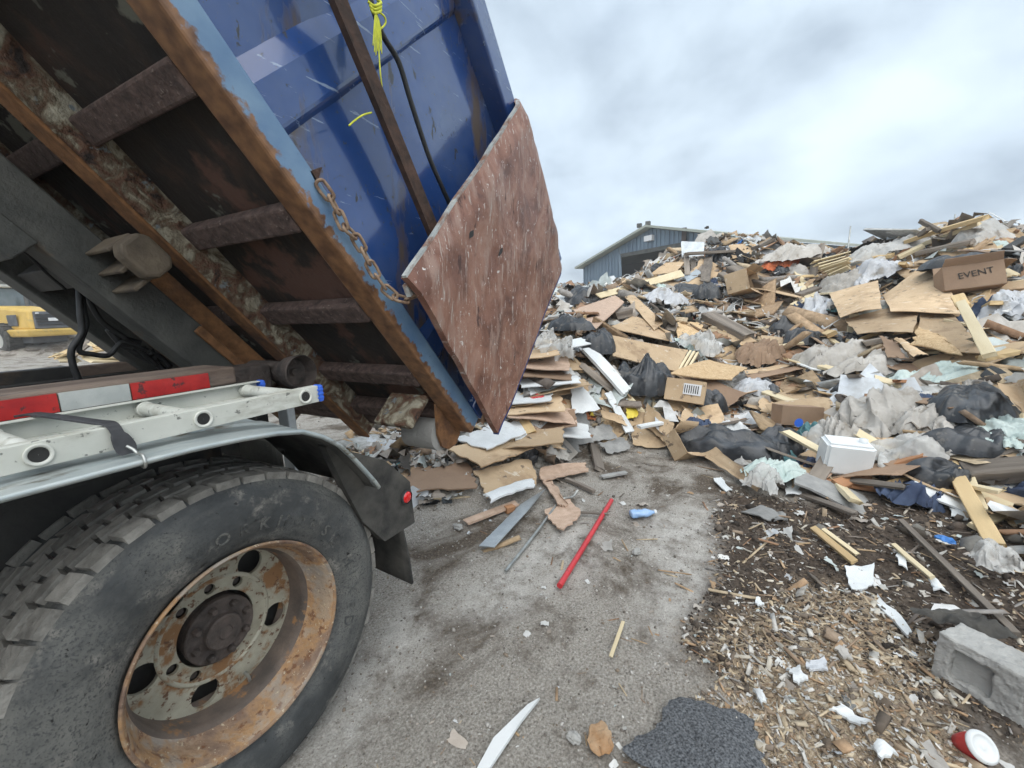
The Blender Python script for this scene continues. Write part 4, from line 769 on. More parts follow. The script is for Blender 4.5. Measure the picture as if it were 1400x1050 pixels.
def carton(name, label, cat, u, v, size, yaw, mat, tilt=(0, 0), lift=.05, openside=True, mark=None, up=.0, text=None, lbl=False):
    sx, sy, sz = size; t = .006; p = P(u, v, lift) + V(0, 0, up); root = thing(name, label, cat, tuple(p)); USED.add(label)
    if mark: MARKS.append((u, v, mark))
    Mr = Matrix.Rotation(yaw, 4, 'Z') @ Matrix.Rotation(tilt[0], 4, 'X') @ Matrix.Rotation(tilt[1], 4, 'Y'); root.matrix_world = Matrix.Translation(Vector(p)) @ Mr
    def piece(nm, cc, m=mat, bend=.006):
        _seed[0] += 1; me, cen = slab(cc, t, 5, 5, .004, bend, _seed[0], m, nm); o = bpy.data.objects.new(nm, me); COL.objects.link(o); o.parent = root; o.location = cen; return o
    a, b = sx/2, sy/2
    piece('bottom', [V(-a, -b, 0), V(a, -b, 0), V(a, b, 0), V(-a, b, 0)])
    w = [piece('wall', [V(-a, -b, 0), V(a, -b, 0), V(a, -b, sz), V(-a, -b, sz)]), piece('wall', [V(a, -b, 0), V(a, b, 0), V(a, b, sz), V(a, -b, sz)]), piece('wall', [V(a, b, 0), V(-a, b, 0), V(-a, b, sz), V(a, b, sz)]), piece('wall', [V(-a, b, 0), V(-a, -b, 0), V(-a, -b, sz), V(-a, b, sz)])]
    if openside:
        f = min(a, b)*.9
        for c in ([V(-a, -b, sz), V(a, -b, sz), V(a*.95, -b-f*.6, sz+f*.5), V(-a*.95, -b-f*.6, sz+f*.5)], [V(a, -b, sz), V(a, b, sz), V(a+f*.8, b*.95, sz-f*.2), V(a+f*.8, -b*.95, sz-f*.2)], [V(a, b, sz), V(-a, b, sz), V(-a*.95, b+f*.3, sz+f*.8), V(a*.95, b+f*.3, sz+f*.8)]): piece('flap', c, mat, .02)
    else: piece('lid', [V(-a, -b, sz), V(a, -b, sz), V(a, b, sz), V(-a, b, sz)])
    if lbl:
        lo = MB().box((-.02, -b-.0085, sz*.35), (a*.8, -b-.0065, sz*.85)).obj('label_sheet', M_LABEL); lo.parent = root
        for i in range(7):
            k = MB().box((-.01+i*a*.11, -b-.0095, sz*.42), (-.01+i*a*.11+a*.05, -b-.0086, sz*.78)).obj('bar_print', M_INK); k.parent = lo
    if text:
        me = text_mesh(text[0], text[1], .0008, M_INK); o = bpy.data.objects.new('print', me); COL.objects.link(o); o.parent = root; o.matrix_basis = frame_mat(text[2], text[3], text[4])
    return root
#==HERO==
# boards and sheets of the main heap
B = panel
B('fibreboard_sheet', 'large pinkish fibreboard sheet leaning below the blue shed wall', 'board', [(775, 427, .25), (841, 404, .3), (854, 413, .45), (813, 451, .4)], M_PINK, .015, .02, .03, 'pinkish fibreboard sheet')
B('hardboard_sheet', 'narrow brown hardboard sheet sloping beside the pinkish fibreboard', 'board', [(854, 406, .2), (867, 403, .2), (908, 441, .25), (895, 452, .3)], M_CARD, .012, .02, .03, 'narrow brown hardboard')
B('tan_hardboard', 'tan hardboard panel half hidden behind the wide tan panel', 'board', [(831, 448, .2), (866, 431, .2), (917, 454, .25), (920, 468, .3)], M_CARD, .012, .02, .03)
wp = B('framed_board', 'wide tan panel with thick wooden edge above the crumpled black bag', 'board', [(832, 458, .35), (941, 479, .35), (925, 508, .35), (838, 487, .4)], M_CARD, .018, .008, .02, 'wide tan panel')
for k in range(3): plank('edge_board', ['innermost', 'middle', 'outermost'][k] + ' of three thin boards edging the wide tan panel', 'board', (944+5*k, 480+k, .33), (927+6*k, 509-k, .33), .03, .03, M_WOODP)
B('flake_board_sheet', 'broad flake board sheet lying flat above the shipping carton', 'board', [(913, 511, .5), (968, 492, .35), (1023, 503, .45), (1000, 520, .6)], M_OSB, .014, .015, .04, 'broad flake board sheet')
B('flake_board_scrap', 'small ragged flake board scrap above the wide tan panel', 'board', [(924, 441, .15), (962, 441, .15), (957, 461, .2), (926, 467, .2)], M_OSB, .012, .03, .03)
B('cardboard_strip', 'upper of two brown cardboard strips beside the flake board sheet', 'cardboard', [(1016, 507, .2), (1083, 494, .2), (1086, 499, .25), (1020, 512, .25)], M_CARD, .006, .015, .03)
B('cardboard_strip', 'lower of two brown cardboard strips beside the flake board sheet', 'cardboard', [(1018, 513, .25), (1088, 500, .25), (1098, 504, .3), (1024, 520, .3)], M_CARDD, .006, .02, .03)
B('long_board', 'very long pale board running down from the shed door', 'board', [(814, 402, .3), (931, 369, .35), (936, 378, .4), (822, 408, .35)], M_WOODP, .02, .01, .03, 'very long pale board')
B('plywood_sheet', 'tan plywood sheet just below the dark shed opening', 'board', [(888, 376, .3), (910, 359, .3), (937, 358, .35), (925, 372, .35)], M_CARD, .015, .01, .02)
B('grey_metal_sheet', 'pale grey metal panel right of the very long pale board', 'panel', [(932, 376, .3), (952, 368, .3), (961, 374, .35), (940, 386, .35)], M_TIN, .01, .01, .02)
B('upright_metal_sheet', 'flat grey sheet metal panel standing at the shed corner', 'panel', [(931, 330, .2), (963, 331, .2), (962, 350, .25), (932, 352, .25)], M_TIN, .01, .01, .01)
for k, (a, b) in enumerate((((938, 348), (940, 376)), ((947, 349), (949, 378)), ((957, 350), (958, 378)))):
    plank('crate_board', ['leftmost', 'middle', 'rightmost'][k] + ' upright grey board of the broken crate below the sheet metal', 'board', (*a, .25), (*b, .35), .12, .03, M_WOODG)
B('weathered_sheet', 'split grey weathered board leaning against the broken crate', 'board', [(963, 352, .35), (975, 350, .35), (972, 386, .5), (957, 384, .5)], M_WOODG, .03, .02, .03)
plank('flat_timber', 'dark flat timber lying across the broken crate', 'timber', (938, 347, .3), (1002, 344, .3), .2, .06, M_WOODG)
# big cardboard on the slope beyond
B('cardboard_sheet', 'folded brown cardboard standing at the upper edge of the cardboard patch', 'cardboard', [(1134, 402, .5), (1201, 383, .3), (1206, 422, .5), (1149, 434, .6)], M_CARD, .008, .012, .05)
B('cardboard_sheet', 'biggest upright cardboard sheet under the pallet slats', 'cardboard', [(1207, 404, .4), (1276, 352, .2), (1317, 429, .5), (1218, 425, .5)], M_CARD, .008, .012, .04, 'biggest cardboard sheet')
B('cardboard_sheet', 'tan cardboard sheet with torn right edge lying low on the slope', 'cardboard', [(1152, 437, .4), (1261, 412, .45), (1250, 454, .5), (1171, 458, .5)], M_CARD, .008, .03, .04, 'torn tan cardboard')
B('cardboard_sheet', 'cardboard sheet lying behind the leaning lumber stud', 'cardboard', [(1258, 428, .35), (1296, 422, .3), (1352, 483, .4), (1252, 472, .4)], M_CARD, .008, .015, .04)
B('flake_board_scrap', 'flake board scrap lying on the lower cardboard patch', 'board', [(1253, 446, .6), (1285, 456, .6), (1318, 485, .6), (1244, 472, .6)], M_OSB, .012, .04, .03)
B('cardboard_scrap', 'torn brown cardboard scrap between timber and grey pallet board', 'cardboard', [(1202, 458, .5), (1222, 465, .5), (1243, 492, .55), (1212, 488, .5)], M_CARDD, .007, .03, .04)
B('cardboard_scrap', 'long torn cardboard flap pointing down from the cardboard patch', 'cardboard', [(1222, 462, .6), (1240, 466, .6), (1270, 486, .6), (1248, 487, .6)], M_CARD, .007, .025, .03)
B('cardboard_drum', 'large curved brown cardboard at the far end of the heap', 'cardboard', [(1368, 528, .5), (1402, 494, .5), (1420, 560, .6), (1380, 550, .6)], M_CARD, .01, .02, .22)
plank('lumber_stud', 'lumber stud leaning across the cardboard patch', 'lumber', (1311, 408, .75), (1353, 486, .75), .09, .04, M_WOODP, .4, 'leaning lumber stud')
plank('lumber_block', 'short lumber offcut nailed at the top of the leaning stud', 'lumber', (1309, 405, .85), (1318, 420, .85), .12, .05, M_WOOD, .4)
plank('lumber_plank', 'wide plank lying at the foot of the leaning stud', 'lumber', (1343, 490, .6), (1386, 481, .5), .16, .04, M_WOOD)
plank('timber_piece', 'grey timber lying on white litter below the torn cardboard', 'timber', (1180, 470, .4), (1212, 464, .35), .14, .07, M_WOODG)
# dark timbers
for k, (a, b, w, h, lb) in enumerate((((968, 432), (1024, 462), .24, .16, 'thick dark railway tie above the orange-brown paper'), ((1000, 368), (1048, 392), .26, .18, 'dark old tie high on the heap below the orange fabric'), ((1040, 392), (1068, 384), .2, .18, 'stubby dark tie end beside the high old tie'), ((893, 398), (912, 402), .2, .16, 'short dark log end by the grey plastic clutter'), ((838, 431), (860, 426), .2, .14, 'short dark timber block in front of the narrow hardboard'), ((985, 375), (1020, 395), .16, .12, 'slim dark timber under the high old tie'), ((1090, 405), (1118, 395), .2, .1, 'dark board beside the folded brown cardboard'))):
    plank('timber', lb, 'timber', (*a, .25), (*b, .3), w, h, M_WOODG, .2, ['thick dark tie', 'high old tie', None, None, None, None, None][k])
for k, (a, b, m, lb) in enumerate((((1095, 388), (1112, 424), M_WOODP, 'pale lumber stud standing on end left of the folded cardboard'), ((1106, 385), (1120, 428), M_WOODP, 'second pale lumber stud standing by the folded cardboard'), ((992, 452), (1020, 464), M_WOODP, 'pale split board below the thick dark tie'), ((1060, 476), (1098, 468), M_WOODP, 'bright pale board end above the orange-brown paper'), ((1066, 482), (1082, 481), M_WOODR, 'brown block end under the bright pale board'), ((1082, 492), (1142, 506), M_WOODP, 'pale lumber strip running below the grey crumpled cloth'), ((1045, 536), (1090, 552), M_WOODP, 'pale yellow board among blue and white litter'))):
    plank('lumber_board', lb, 'lumber', (*a, .2), (*b, .25), .10, .04, m, .2)
# lumber and pallet on the crest
for k in range(6):
    plank('pallet_slat', ['topmost', 'second', 'third', 'fourth', 'fifth', 'lowest'][k] + ' slat of the tilted pallet on the heap crest', 'slat', (1110+5*k, 359+3.6*k, .42), (1160, 346+4*k, .42), .12, .022, M_WOODP, -.5, 'tilted pallet' if k == 3 else None)
for k, (a, b, w, m, lb) in enumerate((((1240, 330), (1349, 297), .2, M_WOOD, 'longest lumber beam sticking out over the crest'), ((1262, 334), (1338, 305), .12, M_WOODP, 'second lumber beam under the longest one on the crest'), ((1160, 356), (1222, 349), .14, M_WOOD, 'long yellow board continuing from the tilted pallet'), ((1228, 352), (1262, 336), .1, M_WOODP, 'pale board slanting by the orange and white scrap'), ((1255, 346), (1330, 330), .14, M_WOODG, 'grey board lying under the crest lumber'), ((1258, 302), (1284, 316), .06, M_WOODG, 'thin broken stick poking up from the crest'), ((1258, 321), (1270, 312), .10, M_WOODG, 'short plank stub beside the thin broken stick'), ((1262, 372), (1290, 352), .1, M_WOODP, 'slim pale board beside the biggest cardboard sheet'), ((1040, 336), (1056, 327), .14, M_WOODG, 'grey board pointing up from the crest near the shed roof'), ((1028, 340), (1060, 328), .1, M_WOODG, 'second grey board pointing up near the shed roof'), ((1375, 342), (1402, 326), .1, M_BLACK, 'dark angle bar jutting from the far crest'))):
    plank('crest_board', lb, 'lumber', (*a, .35), (*b, .40), w, .07, m, .3, 'longest crest beam' if k == 0 else None)
for a, b, r, lb in (((1163, 309), (1158, 344), .03, 'tall thin pole standing behind the tilted pallet'), ((1306, 293), (1303, 312), .025, 'short thin pole standing behind the crest lumber')):
    p, q = at(*a, 16), at(*b, 16); me = MB().tube([p-(p+q)/2, q-(p+q)/2+V(0, 0, -1.5)], [r*.6, r], 8).mesh('pole', M_STEEL, True); put(me, 'thin_pole', lb, 'pole', Matrix.Translation(Vector((p+q)/2)))
B('crest_cardboard', 'brown cardboard sheet flat on the far crest', 'cardboard', [(1318, 325, .1), (1348, 318, .0), (1366, 330, .1), (1330, 342, .2)], M_CARD, .01, .02, .05)
B('crest_board', 'pale board slab lying below the far crest', 'board', [(1340, 358, .3), (1356, 352, .3), (1400, 376, .3), (1372, 382, .3)], M_WOODP, .02, .03, .03)
# cartons
carton('printed_carton', 'dark brown carton with printed lettering under the black bin bag', 'carton', 1326, 398, (.60, .36, .34), AZ-pi/2-.55, M_CARDD, (-.30, -.12), .25, True, 'dark printed carton', 0, ('EVENT', .12, (.02, -.187, .19), (1, 0, .10), (-.1, 0, 1)))
carton('shipping_carton', 'small brown shipping carton with white barcode label', 'carton', 935, 552, (.42, .30, .25), AZ-pi/2-.45, M_CARD, (-.25, .10), .25, False, 'shipping carton', .02, None, True)
carton('open_carton', 'open orange-brown carton with dark inside high on the heap', 'carton', 1000, 402, (.75, .40, .42), AZ-pi/2+.5, M_CARD, (1.3, .3), .2, True, 'open orange-brown carton', .15)
carton('collapsed_carton', 'collapsed brown carton between the shipping carton and the gravel', 'carton', 928, 612, (.30, .26, .17), AZ-pi/2+.3, M_CARD, (.75, .3), .10, True, 'collapsed carton', -.02)
carton('round_logo_carton', 'squashed carton with a dark round logo among white litter', 'carton', 1088, 580, (.42, .2, .20), AZ-pi/2-.05, M_CARDD, (-.12, .08), .12, False, 'round logo carton')
lg = MB().lathe([(0, .045), (-.002, .045), (-.002, .0005)], (0, 0, 0), 20).mesh('logo', M_CAPB); o = put(lg, 'round_sticker', 'dark blue round sticker on the squashed carton', 'sticker', Matrix.Translation(Vector(P(1092, 578, .36))) @ Matrix.Rotation(AZ-pi/2, 4, 'Z'))
B('long_carton_flap', 'long flattened carton at the gravel edge beside the black bag', 'cardboard', [(957, 620, .1), (976, 609, .25), (1042, 660, .2), (1034, 672, .05)], M_CARD, .012, .01, .03, 'flattened carton')
B('leaning_board', 'brown triangular board leaning left of the collapsed carton', 'board', [(884, 550, .3), (922, 582, .35), (910, 606, .1), (879, 582, .1)], M_CARD, .012, .02, .03, 'triangular brown board')
B('yellow_scrap', 'bright yellow board scrap beside the black bag', 'scrap', [(856, 556, .2), (873, 549, .2), (872, 570, .2), (855, 575, .2)], M_YEL, .01, .015, .03, 'yellow scrap')
# dumped load under the open door: layered boards
Bl = [([(548, 640), (640, 632), (655, 668), (560, 672)], M_CARDD, 'dark cardboard sheet flat on the ground behind the red lamp'), ([(648, 645), (728, 625), (735, 662), (665, 682)], M_CARD, 'large cardboard sheet with blue printed edge below the open door'), ([(608, 612), (700, 590), (735, 612), (660, 640)], M_CARD, 'torn plasterboard sheet right under the container lip'), ([(620, 600), (690, 575), (722, 592), (668, 615)], M_WHITE, 'upper torn plasterboard sheet touching the container lip'), ([(690, 580), (755, 552), (762, 575), (705, 605)], M_WHITE, 'white board sheet sticking out below the open door'), ([(705, 540), (765, 520), (790, 535), (712, 556)], M_CARD, 'brown board in the middle of the dumped stack'), ([(720, 525), (790, 512), (800, 522), (725, 540)], M_WHITE, 'pale board in the upper dumped stack'), ([(730, 492), (778, 484), (815, 506), (740, 508)], M_CARD, 'orange-brown board near the top of the dumped stack'), ([(730, 470), (770, 464), (812, 490), (738, 484)], M_CARDD, 'topmost dark board of the dumped stack'), ([(712, 560), (770, 545), (800, 552), (720, 575)], M_CARD, 'lower brown board of the dumped stack'), ([(735, 640), (800, 632), (806, 645), (742, 660)], M_PINK, 'tan board offcut on the gravel below the dumped stack'), ([(742, 700), (775, 678), (797, 700), (768, 727)], M_PINK, 'brown board offcut lying on gravel by the steel rod'), ([(735, 650), (750, 652), (778, 690), (762, 690)], M_PINK, 'narrow brown board leading to the gravel offcut'), ([(660, 676), (725, 655), (735, 664), (672, 688)], M_WHITE, 'whitish board slipped under the blue-edged cardboard')]
for i, (px, m, lb) in enumerate(Bl):
    l = .02 if i in (0, 1, 10, 11, 12) else .12+.03*(i % 4)
    B('dumped_board', lb, 'board', [(u, v, l+(.04 if k > 1 else 0)) for k, (u, v) in enumerate(px)], m, .012, .025, .03, ['dark cardboard sheet', 'blue-edged cardboard', None, None, 'white board sheet', None, None, None, None, None, 'tan offcut', 'gravel offcut', None, None][i], 9)
for i in range(12):
    pu, pv = 722+(i*37 % 46), 600-11.5*i; p = P(pu, pv, .22); _seed[0] += 1; r_ = random.Random(_seed[0]); w_, h_ = r_.uniform(.5, .8), r_.uniform(.35, .5)
    me, cen = slab([V(-w_/2, -h_/2, 0), V(w_/2+r_.uniform(-.06, .06), -h_/2, 0), V(w_/2, h_/2, 0), V(-w_/2, h_/2, 0)], .01, 6, 6, .025, .03, _seed[0], [M_CARD, M_WHITE, M_CARDD, M_PINK, M_CARD, M_WHITE][i % 6], 'layered_board')
    put(me, 'layered_board', ['lowest', 'second lowest', 'third', 'fourth', 'fifth', 'sixth', 'seventh', 'eighth', 'ninth', 'tenth', 'second topmost', 'topmost'][i] + ' layered board counting up the dumped stack behind the door', 'board', frame_mat(p, nz(C_R*V(1, 1, 0)+V(0, 0, r_.uniform(-.15, .2))), nz(_fh+V(r_.uniform(-.3, .3), 0, r_.uniform(-.05, .25)))))
B('broken_white_board', 'clean white broken panel standing in the dumped stack', 'panel', [(781, 524, .35), (793, 521, .35), (822, 560, .3), (781, 568, .25)], M_WHITE, .012, .02, .01, 'white broken panel')
B('cream_slab', 'cream panel slab sloping down behind the dumped stack', 'panel', [(795, 478, .35), (812, 476, .3), (862, 532, .3), (852, 541, .3)], M_WHITE, .035, .008, .02, 'cream panel slab')
B('trim_board', 'curved white trim board below the cream panel slab', 'panel', [(826, 538, .2), (836, 535, .2), (868, 590, .15), (856, 592, .15)], M_WHITE, .02, .01, .04)
B('cardboard_flap', 'tan cardboard flap right of the white broken panel', 'cardboard', [(821, 560, .25), (850, 568, .25), (858, 583, .2), (824, 572, .2)], M_CARD, .008, .01, .02)
B('grey_louvre', 'grey ribbed vent panel below the white broken panel', 'panel', [(775, 592, .1), (800, 587, .15), (812, 605, .1), (785, 610, .05)], M_GREYB, .012, .01, .02)
for k, (px, lb) in enumerate((([(800, 585), (832, 578), (845, 600), (812, 606)], 'dark grey shingle sheet below the white panel'), ([(745, 578), (800, 560), (812, 585), (760, 592)], 'grey crumpled shingle under the white panel'), ([(815, 606), (850, 596), (862, 612), (828, 622)], 'light grey shingle lying at the gravel edge'), ([(762, 600), (785, 594), (795, 616), (770, 622)], 'small grey shingle left of the ribbed vent'))):
    B('shingle', lb, 'shingle', [(u, v, .06) for u, v in px], M_GREYB, .006, .03, .06)
plank('aluminium_trim', 'white painted trim piece inside the leaning brown board', 'trim', (873, 584, .3), (905, 578, .3), .08, .03, M_WHITE)
# film, cloth, bags
for k, (u, v, sx, sy, sz, rot, l, lb, mk_) in enumerate(((880, 524, .36, .26, .34, .1, .25, 'big crumpled black bag in front of the wide tan panel', 'big crumpled bag'), (816, 474, .28, .22, .26, .3, .25, 'black bag tied beside the pinkish fibreboard', 'tied black bag'), (780, 446, .34, .22, .16, -.4, .25, 'flattened blackish bag left of the tied bag', None), (995, 610, .52, .25, .22, -.5, .15, 'long black bag lying along the gravel edge', 'long black bag'), (1064, 606, .25, .2, .17, .2, .12, 'smaller black bag right of the long one', 'smaller black bag'), (968, 552, .22, .2, .22, .4, .15, 'black bag behind the shipping carton', None), (800, 409, .5, .4, .35, .0, .1, 'distant black bag below the shed wall', None), (1328, 556, .36, .28, .2, .3, .15, 'knotted black bag by the green plastic sheet', 'knotted black bag'), (1332, 606, .34, .2, .15, -.4, .1, 'sleek black bag just above the yellow lumber', 'sleek black bag'), (1318, 362, .55, .4, .18, .1, .35, 'dark bin bag lying on the printed carton', None), (1096, 464, .3, .25, .2, .5, .15, 'loose black plastic tangle above the grey cloth', None), (1078, 452, .28, .22, .24, .0, .2, 'small black bag left of the black plastic tangle', None), (935, 398, .4, .3, .2, .3, .2, 'dark grey bag in the plastic clutter', 'dark grey bag'), (968, 403, .3, .25, .26, .0, .3, 'shiny grey bag stuffed into the open carton', None))):
    bag('trash_bag', lb, 'bag', u, v, sx, sy, sz, rot, M_BAG, l, mk_)
for k, (u, v, w, d, h, yaw, m, lb, mk_) in enumerate(((1200, 566, .95, .62, .34, .2, M_CLOTH, 'largest crumpled beige plastic sheet above the jug', 'largest beige sheet'), (1150, 588, .55, .4, .22, .8, M_CLOTH, 'twisted beige cloth left of the largest beige sheet', None), (1262, 575, .5, .42, .26, -.3, M_CLOTH, 'pale bunched sheet right of the largest beige sheet', 'pale bunched sheet'), (1278, 600, .4, .3, .16, -.6, M_CLOTH, 'pale twisted tail of cloth below the bunched sheet', None), (1128, 488, .9, .6, .34, .2, M_CLOTH, 'grey crumpled cloth mass above the white litter', 'grey cloth mass'), (1180, 500, .7, .5, .26, -.2, M_CLOTH, 'grey crumpled sheet right of the cloth mass', None), (1245, 520, .6, .4, .18, .3, M_CLOTHG, 'pale green plastic sheet below the cardboard patch', 'pale green sheet'), (1300, 512, .65, .4, .16, -.2, M_CLOTHG, 'larger greenish film below the leaning stud', None), (1372, 590, .4, .42, .12, .1, M_CLOTHG, 'sea green film behind the upright yellow stud', None), (1058, 640, .4, .3, .12, .2, M_CLOTHG, 'green tinted film below the smaller black bag', 'green tinted film'), (1048, 656, .32, .24, .14, 1.0, M_CLEAR, 'clear film crumpled below the long black bag', None), (962, 468, .6, .5, .26, .4, M_CLEAR, 'white film heap right of the flake board scrap', None), (1030, 530, .5, .34, .2, 0., M_FILMB, 'bluish white film left of the blue scrap', None), (1245, 612, .5, .34, .16, -.4, M_CLEAR, 'clear plastic tub film near the sleek bag', 'clear tub film'), (1120, 420, .9, .5, .3, .3, M_FILMB, 'bluish film draped left of the folded cardboard', None), (1160, 385, 1., .6, .3, .1, M_CLOTH, 'beige sheet bunched under the tilted pallet', None), (1190, 372, .9, .5, .25, -.2, M_FILMB, 'lavender blue fabric right of the tilted pallet', None), (1090, 345, 1.4, .8, .3, .2, M_CLOTH, 'whitish sheet spread along the crest', None), (1210, 340, 1.3, .7, .3, 0., M_CLEAR, 'white film spread over the crest lumber', None), (1340, 322, .9, .5, .3, .3, M_CLEAR, 'white film hanging from the longest beam', None), (910, 408, .8, .5, .25, .2, M_FILMB, 'grey film tangle below the very long board', None), (760, 470, .5, .4, .26, .3, M_CLEAR, 'white film on top of the dumped stack', None), (1380, 420, .7, .5, .35, .2, M_FILMB, 'dusty grey film at the far end of the slope', None), (1000, 585, .3, .22, .1, -.4, M_WHITE, 'white paper bag on top of the long black bag', None), (1363, 762, .2, .16, .1, .3, M_CLEAR, 'clear film lump at the foot of the yellow board', None), (1318, 848, .26, .10, .05, -.5, M_GREASE, 'muddy mauve cloth half buried behind the concrete block', None))):
    film('plastic_sheet', lb, 'sheet', u, v, w*1.1, d*1.1, h*1.25, yaw, m, .24 if v > 500 else .34, mk_)
film('orange_fabric', 'crumpled bright orange fabric high on the heap', 'fabric', 1066, 358, .9, .5, .3, .2, M_ORCL, .35, 'orange fabric')
film('kraft_paper', 'crumpled orange-brown paper mound below the thick dark tie', 'paper', 1038, 482, .75, .5, .36, .3, M_CARDD, .3, 'orange-brown paper')
film('red_cloth', 'red rag caught above the yellow-white dumped boards', 'rag', 742, 548, .24, .16, .1, .2, M_REDM, .2)
# foreground right
FP = [((1299, 634), (1362, 747), .085, .04, M_WOOD, 'long yellow lumber board lying toward the mud', 'long yellow board'), ((1316, 640), (1340, 700), .09, .04, M_WOODP, 'paler lumber board behind the long yellow board', None), ((1322, 648), (1410, 640), .16, .13, M_WOODG, 'thick weathered split timber at the end of the yellow lumber', 'split timber'), ((1391, 556), (1386, 614), .09, .04, M_WOODP, 'upright pale yellow stud by the sea green film', None), ((1412, 604), (1349, 640), .09, .04, M_WOOD, 'slanting yellow stud above the split timber', None), ((1285, 682), (1308, 665), .08, .05, M_WOOD, 'short lumber offcut beside the long yellow board', None), ((1142, 566), (1262, 600), .11, .045, M_WOODP, 'pale lumber plank under the largest beige sheet', 'pale plank'), ((1222, 574), (1282, 602), .09, .05, M_BLACK, 'black plastic profile beside the pale plank', None), ((1097, 635), (1192, 657), .07, .035, M_WOODR, 'red-brown board in front of the plastic jug', 'red-brown board'), ((1144, 663), (1180, 652), .09, .045, M_WOODR, 'red-brown wood block below the red-brown board', None), ((1208, 600), (1236, 598), .10, .06, M_WOODR, 'tan wood block left of the clear tub film', None), ((1063, 584), (1113, 597), .08, .03, M_WOODR, 'orange-brown board below the round logo carton', None), ((1122, 594), (1150, 600), .06, .06, M_CARDD, 'cardboard tube between logo carton and jug', None), ((1232, 712), (1390, 868), .03, .03, M_WOODG, 'long thin weathered pole running down to the concrete block', 'long thin pole'), ((1222, 745), (1275, 790), .025, .02, M_WOODP, 'thin split lath beside the long thin pole', None), ((1112, 722), (1168, 768), .04, .02, M_WOOD, 'pair-split tan lath lying on the mud', 'tan lath'), ((1126, 724), (1172, 758), .025, .015, M_WOODP, 'slim lath next to the tan lath', None), ((1105, 502), (1166, 522), .07, .04, M_WHITE, 'long white plastic trim below the grey cloth mass', 'white trim'), ((1046, 566), (1075, 556), .07, .06, M_WHITE, 'white tube with red cap left of the logo carton', None), ((1230, 506), (1262, 500), .08, .04, M_CLOTHG, 'pale green trim below the pale green sheet', None), ((1232, 528), (1292, 548), .08, .03, M_WOODR, 'orange-brown lath right of the largest beige sheet', None), ((1336, 560), (1372, 548), .08, .03, M_WHITE, 'white strip on the knotted black bag', None), ((1282, 560), (1302, 558), .05, .04, M_WHITE, 'white profile end left of the knotted bag', None), ((1330, 720), (1385, 700), .05, .03, M_WOODP, 'thin pale stick right of the long yellow board', None)]
for a, b, w, h, m, lb, mk_ in FP: plank('lumber_piece', lb, 'lumber', (*a, .08), (*b, .05), w, h, m, .35, mk_)
o = MB().tube([(0, 0, 0), (.02, 0, 0), (.05, 0, 0)], [.02, .022, .016], 12).mesh('cap', M_REDM, True); put(o, 'red_bottle_top', 'round red cap on the white tube', 'cap', along(P(1076, 556, .12), P(1090, 553, .1)))
def jug():
    bm = bmesh.new(); bmesh.ops.create_cube(bm, size=1); bmesh.ops.scale(bm, vec=(.33, .22, .27), verts=bm.verts); bmesh.ops.bevel(bm, geom=bm.edges[:], offset=.022, segments=3, affect='EDGES')
    me = bpy.data.meshes.new('jug'); bm.to_mesh(me); bm.free(); me.materials.append(M_JUG)
    r = thing('plastic_jug', 'milky white plastic jug lying behind the red-brown board', 'jug', tuple(P(1153, 642, .10)+V(0, 0, .12))); USED.add(r['label']); r.rotation_euler = (.12, .06, AZ-pi/2-.35)
    o = bpy.data.objects.new('body', me); COL.objects.link(o); o.parent = r
    h = MB().tube([(.10, 0, .12), (.10, 0, .145), (.10, 0, .165)], [.03, .03, .028], 16).mesh('neck', M_JUG, True); o = bpy.data.objects.new('neck', h); COL.objects.link(o); o.parent = r
    MARKS.append((1153, 628, 'plastic jug'))
jug()
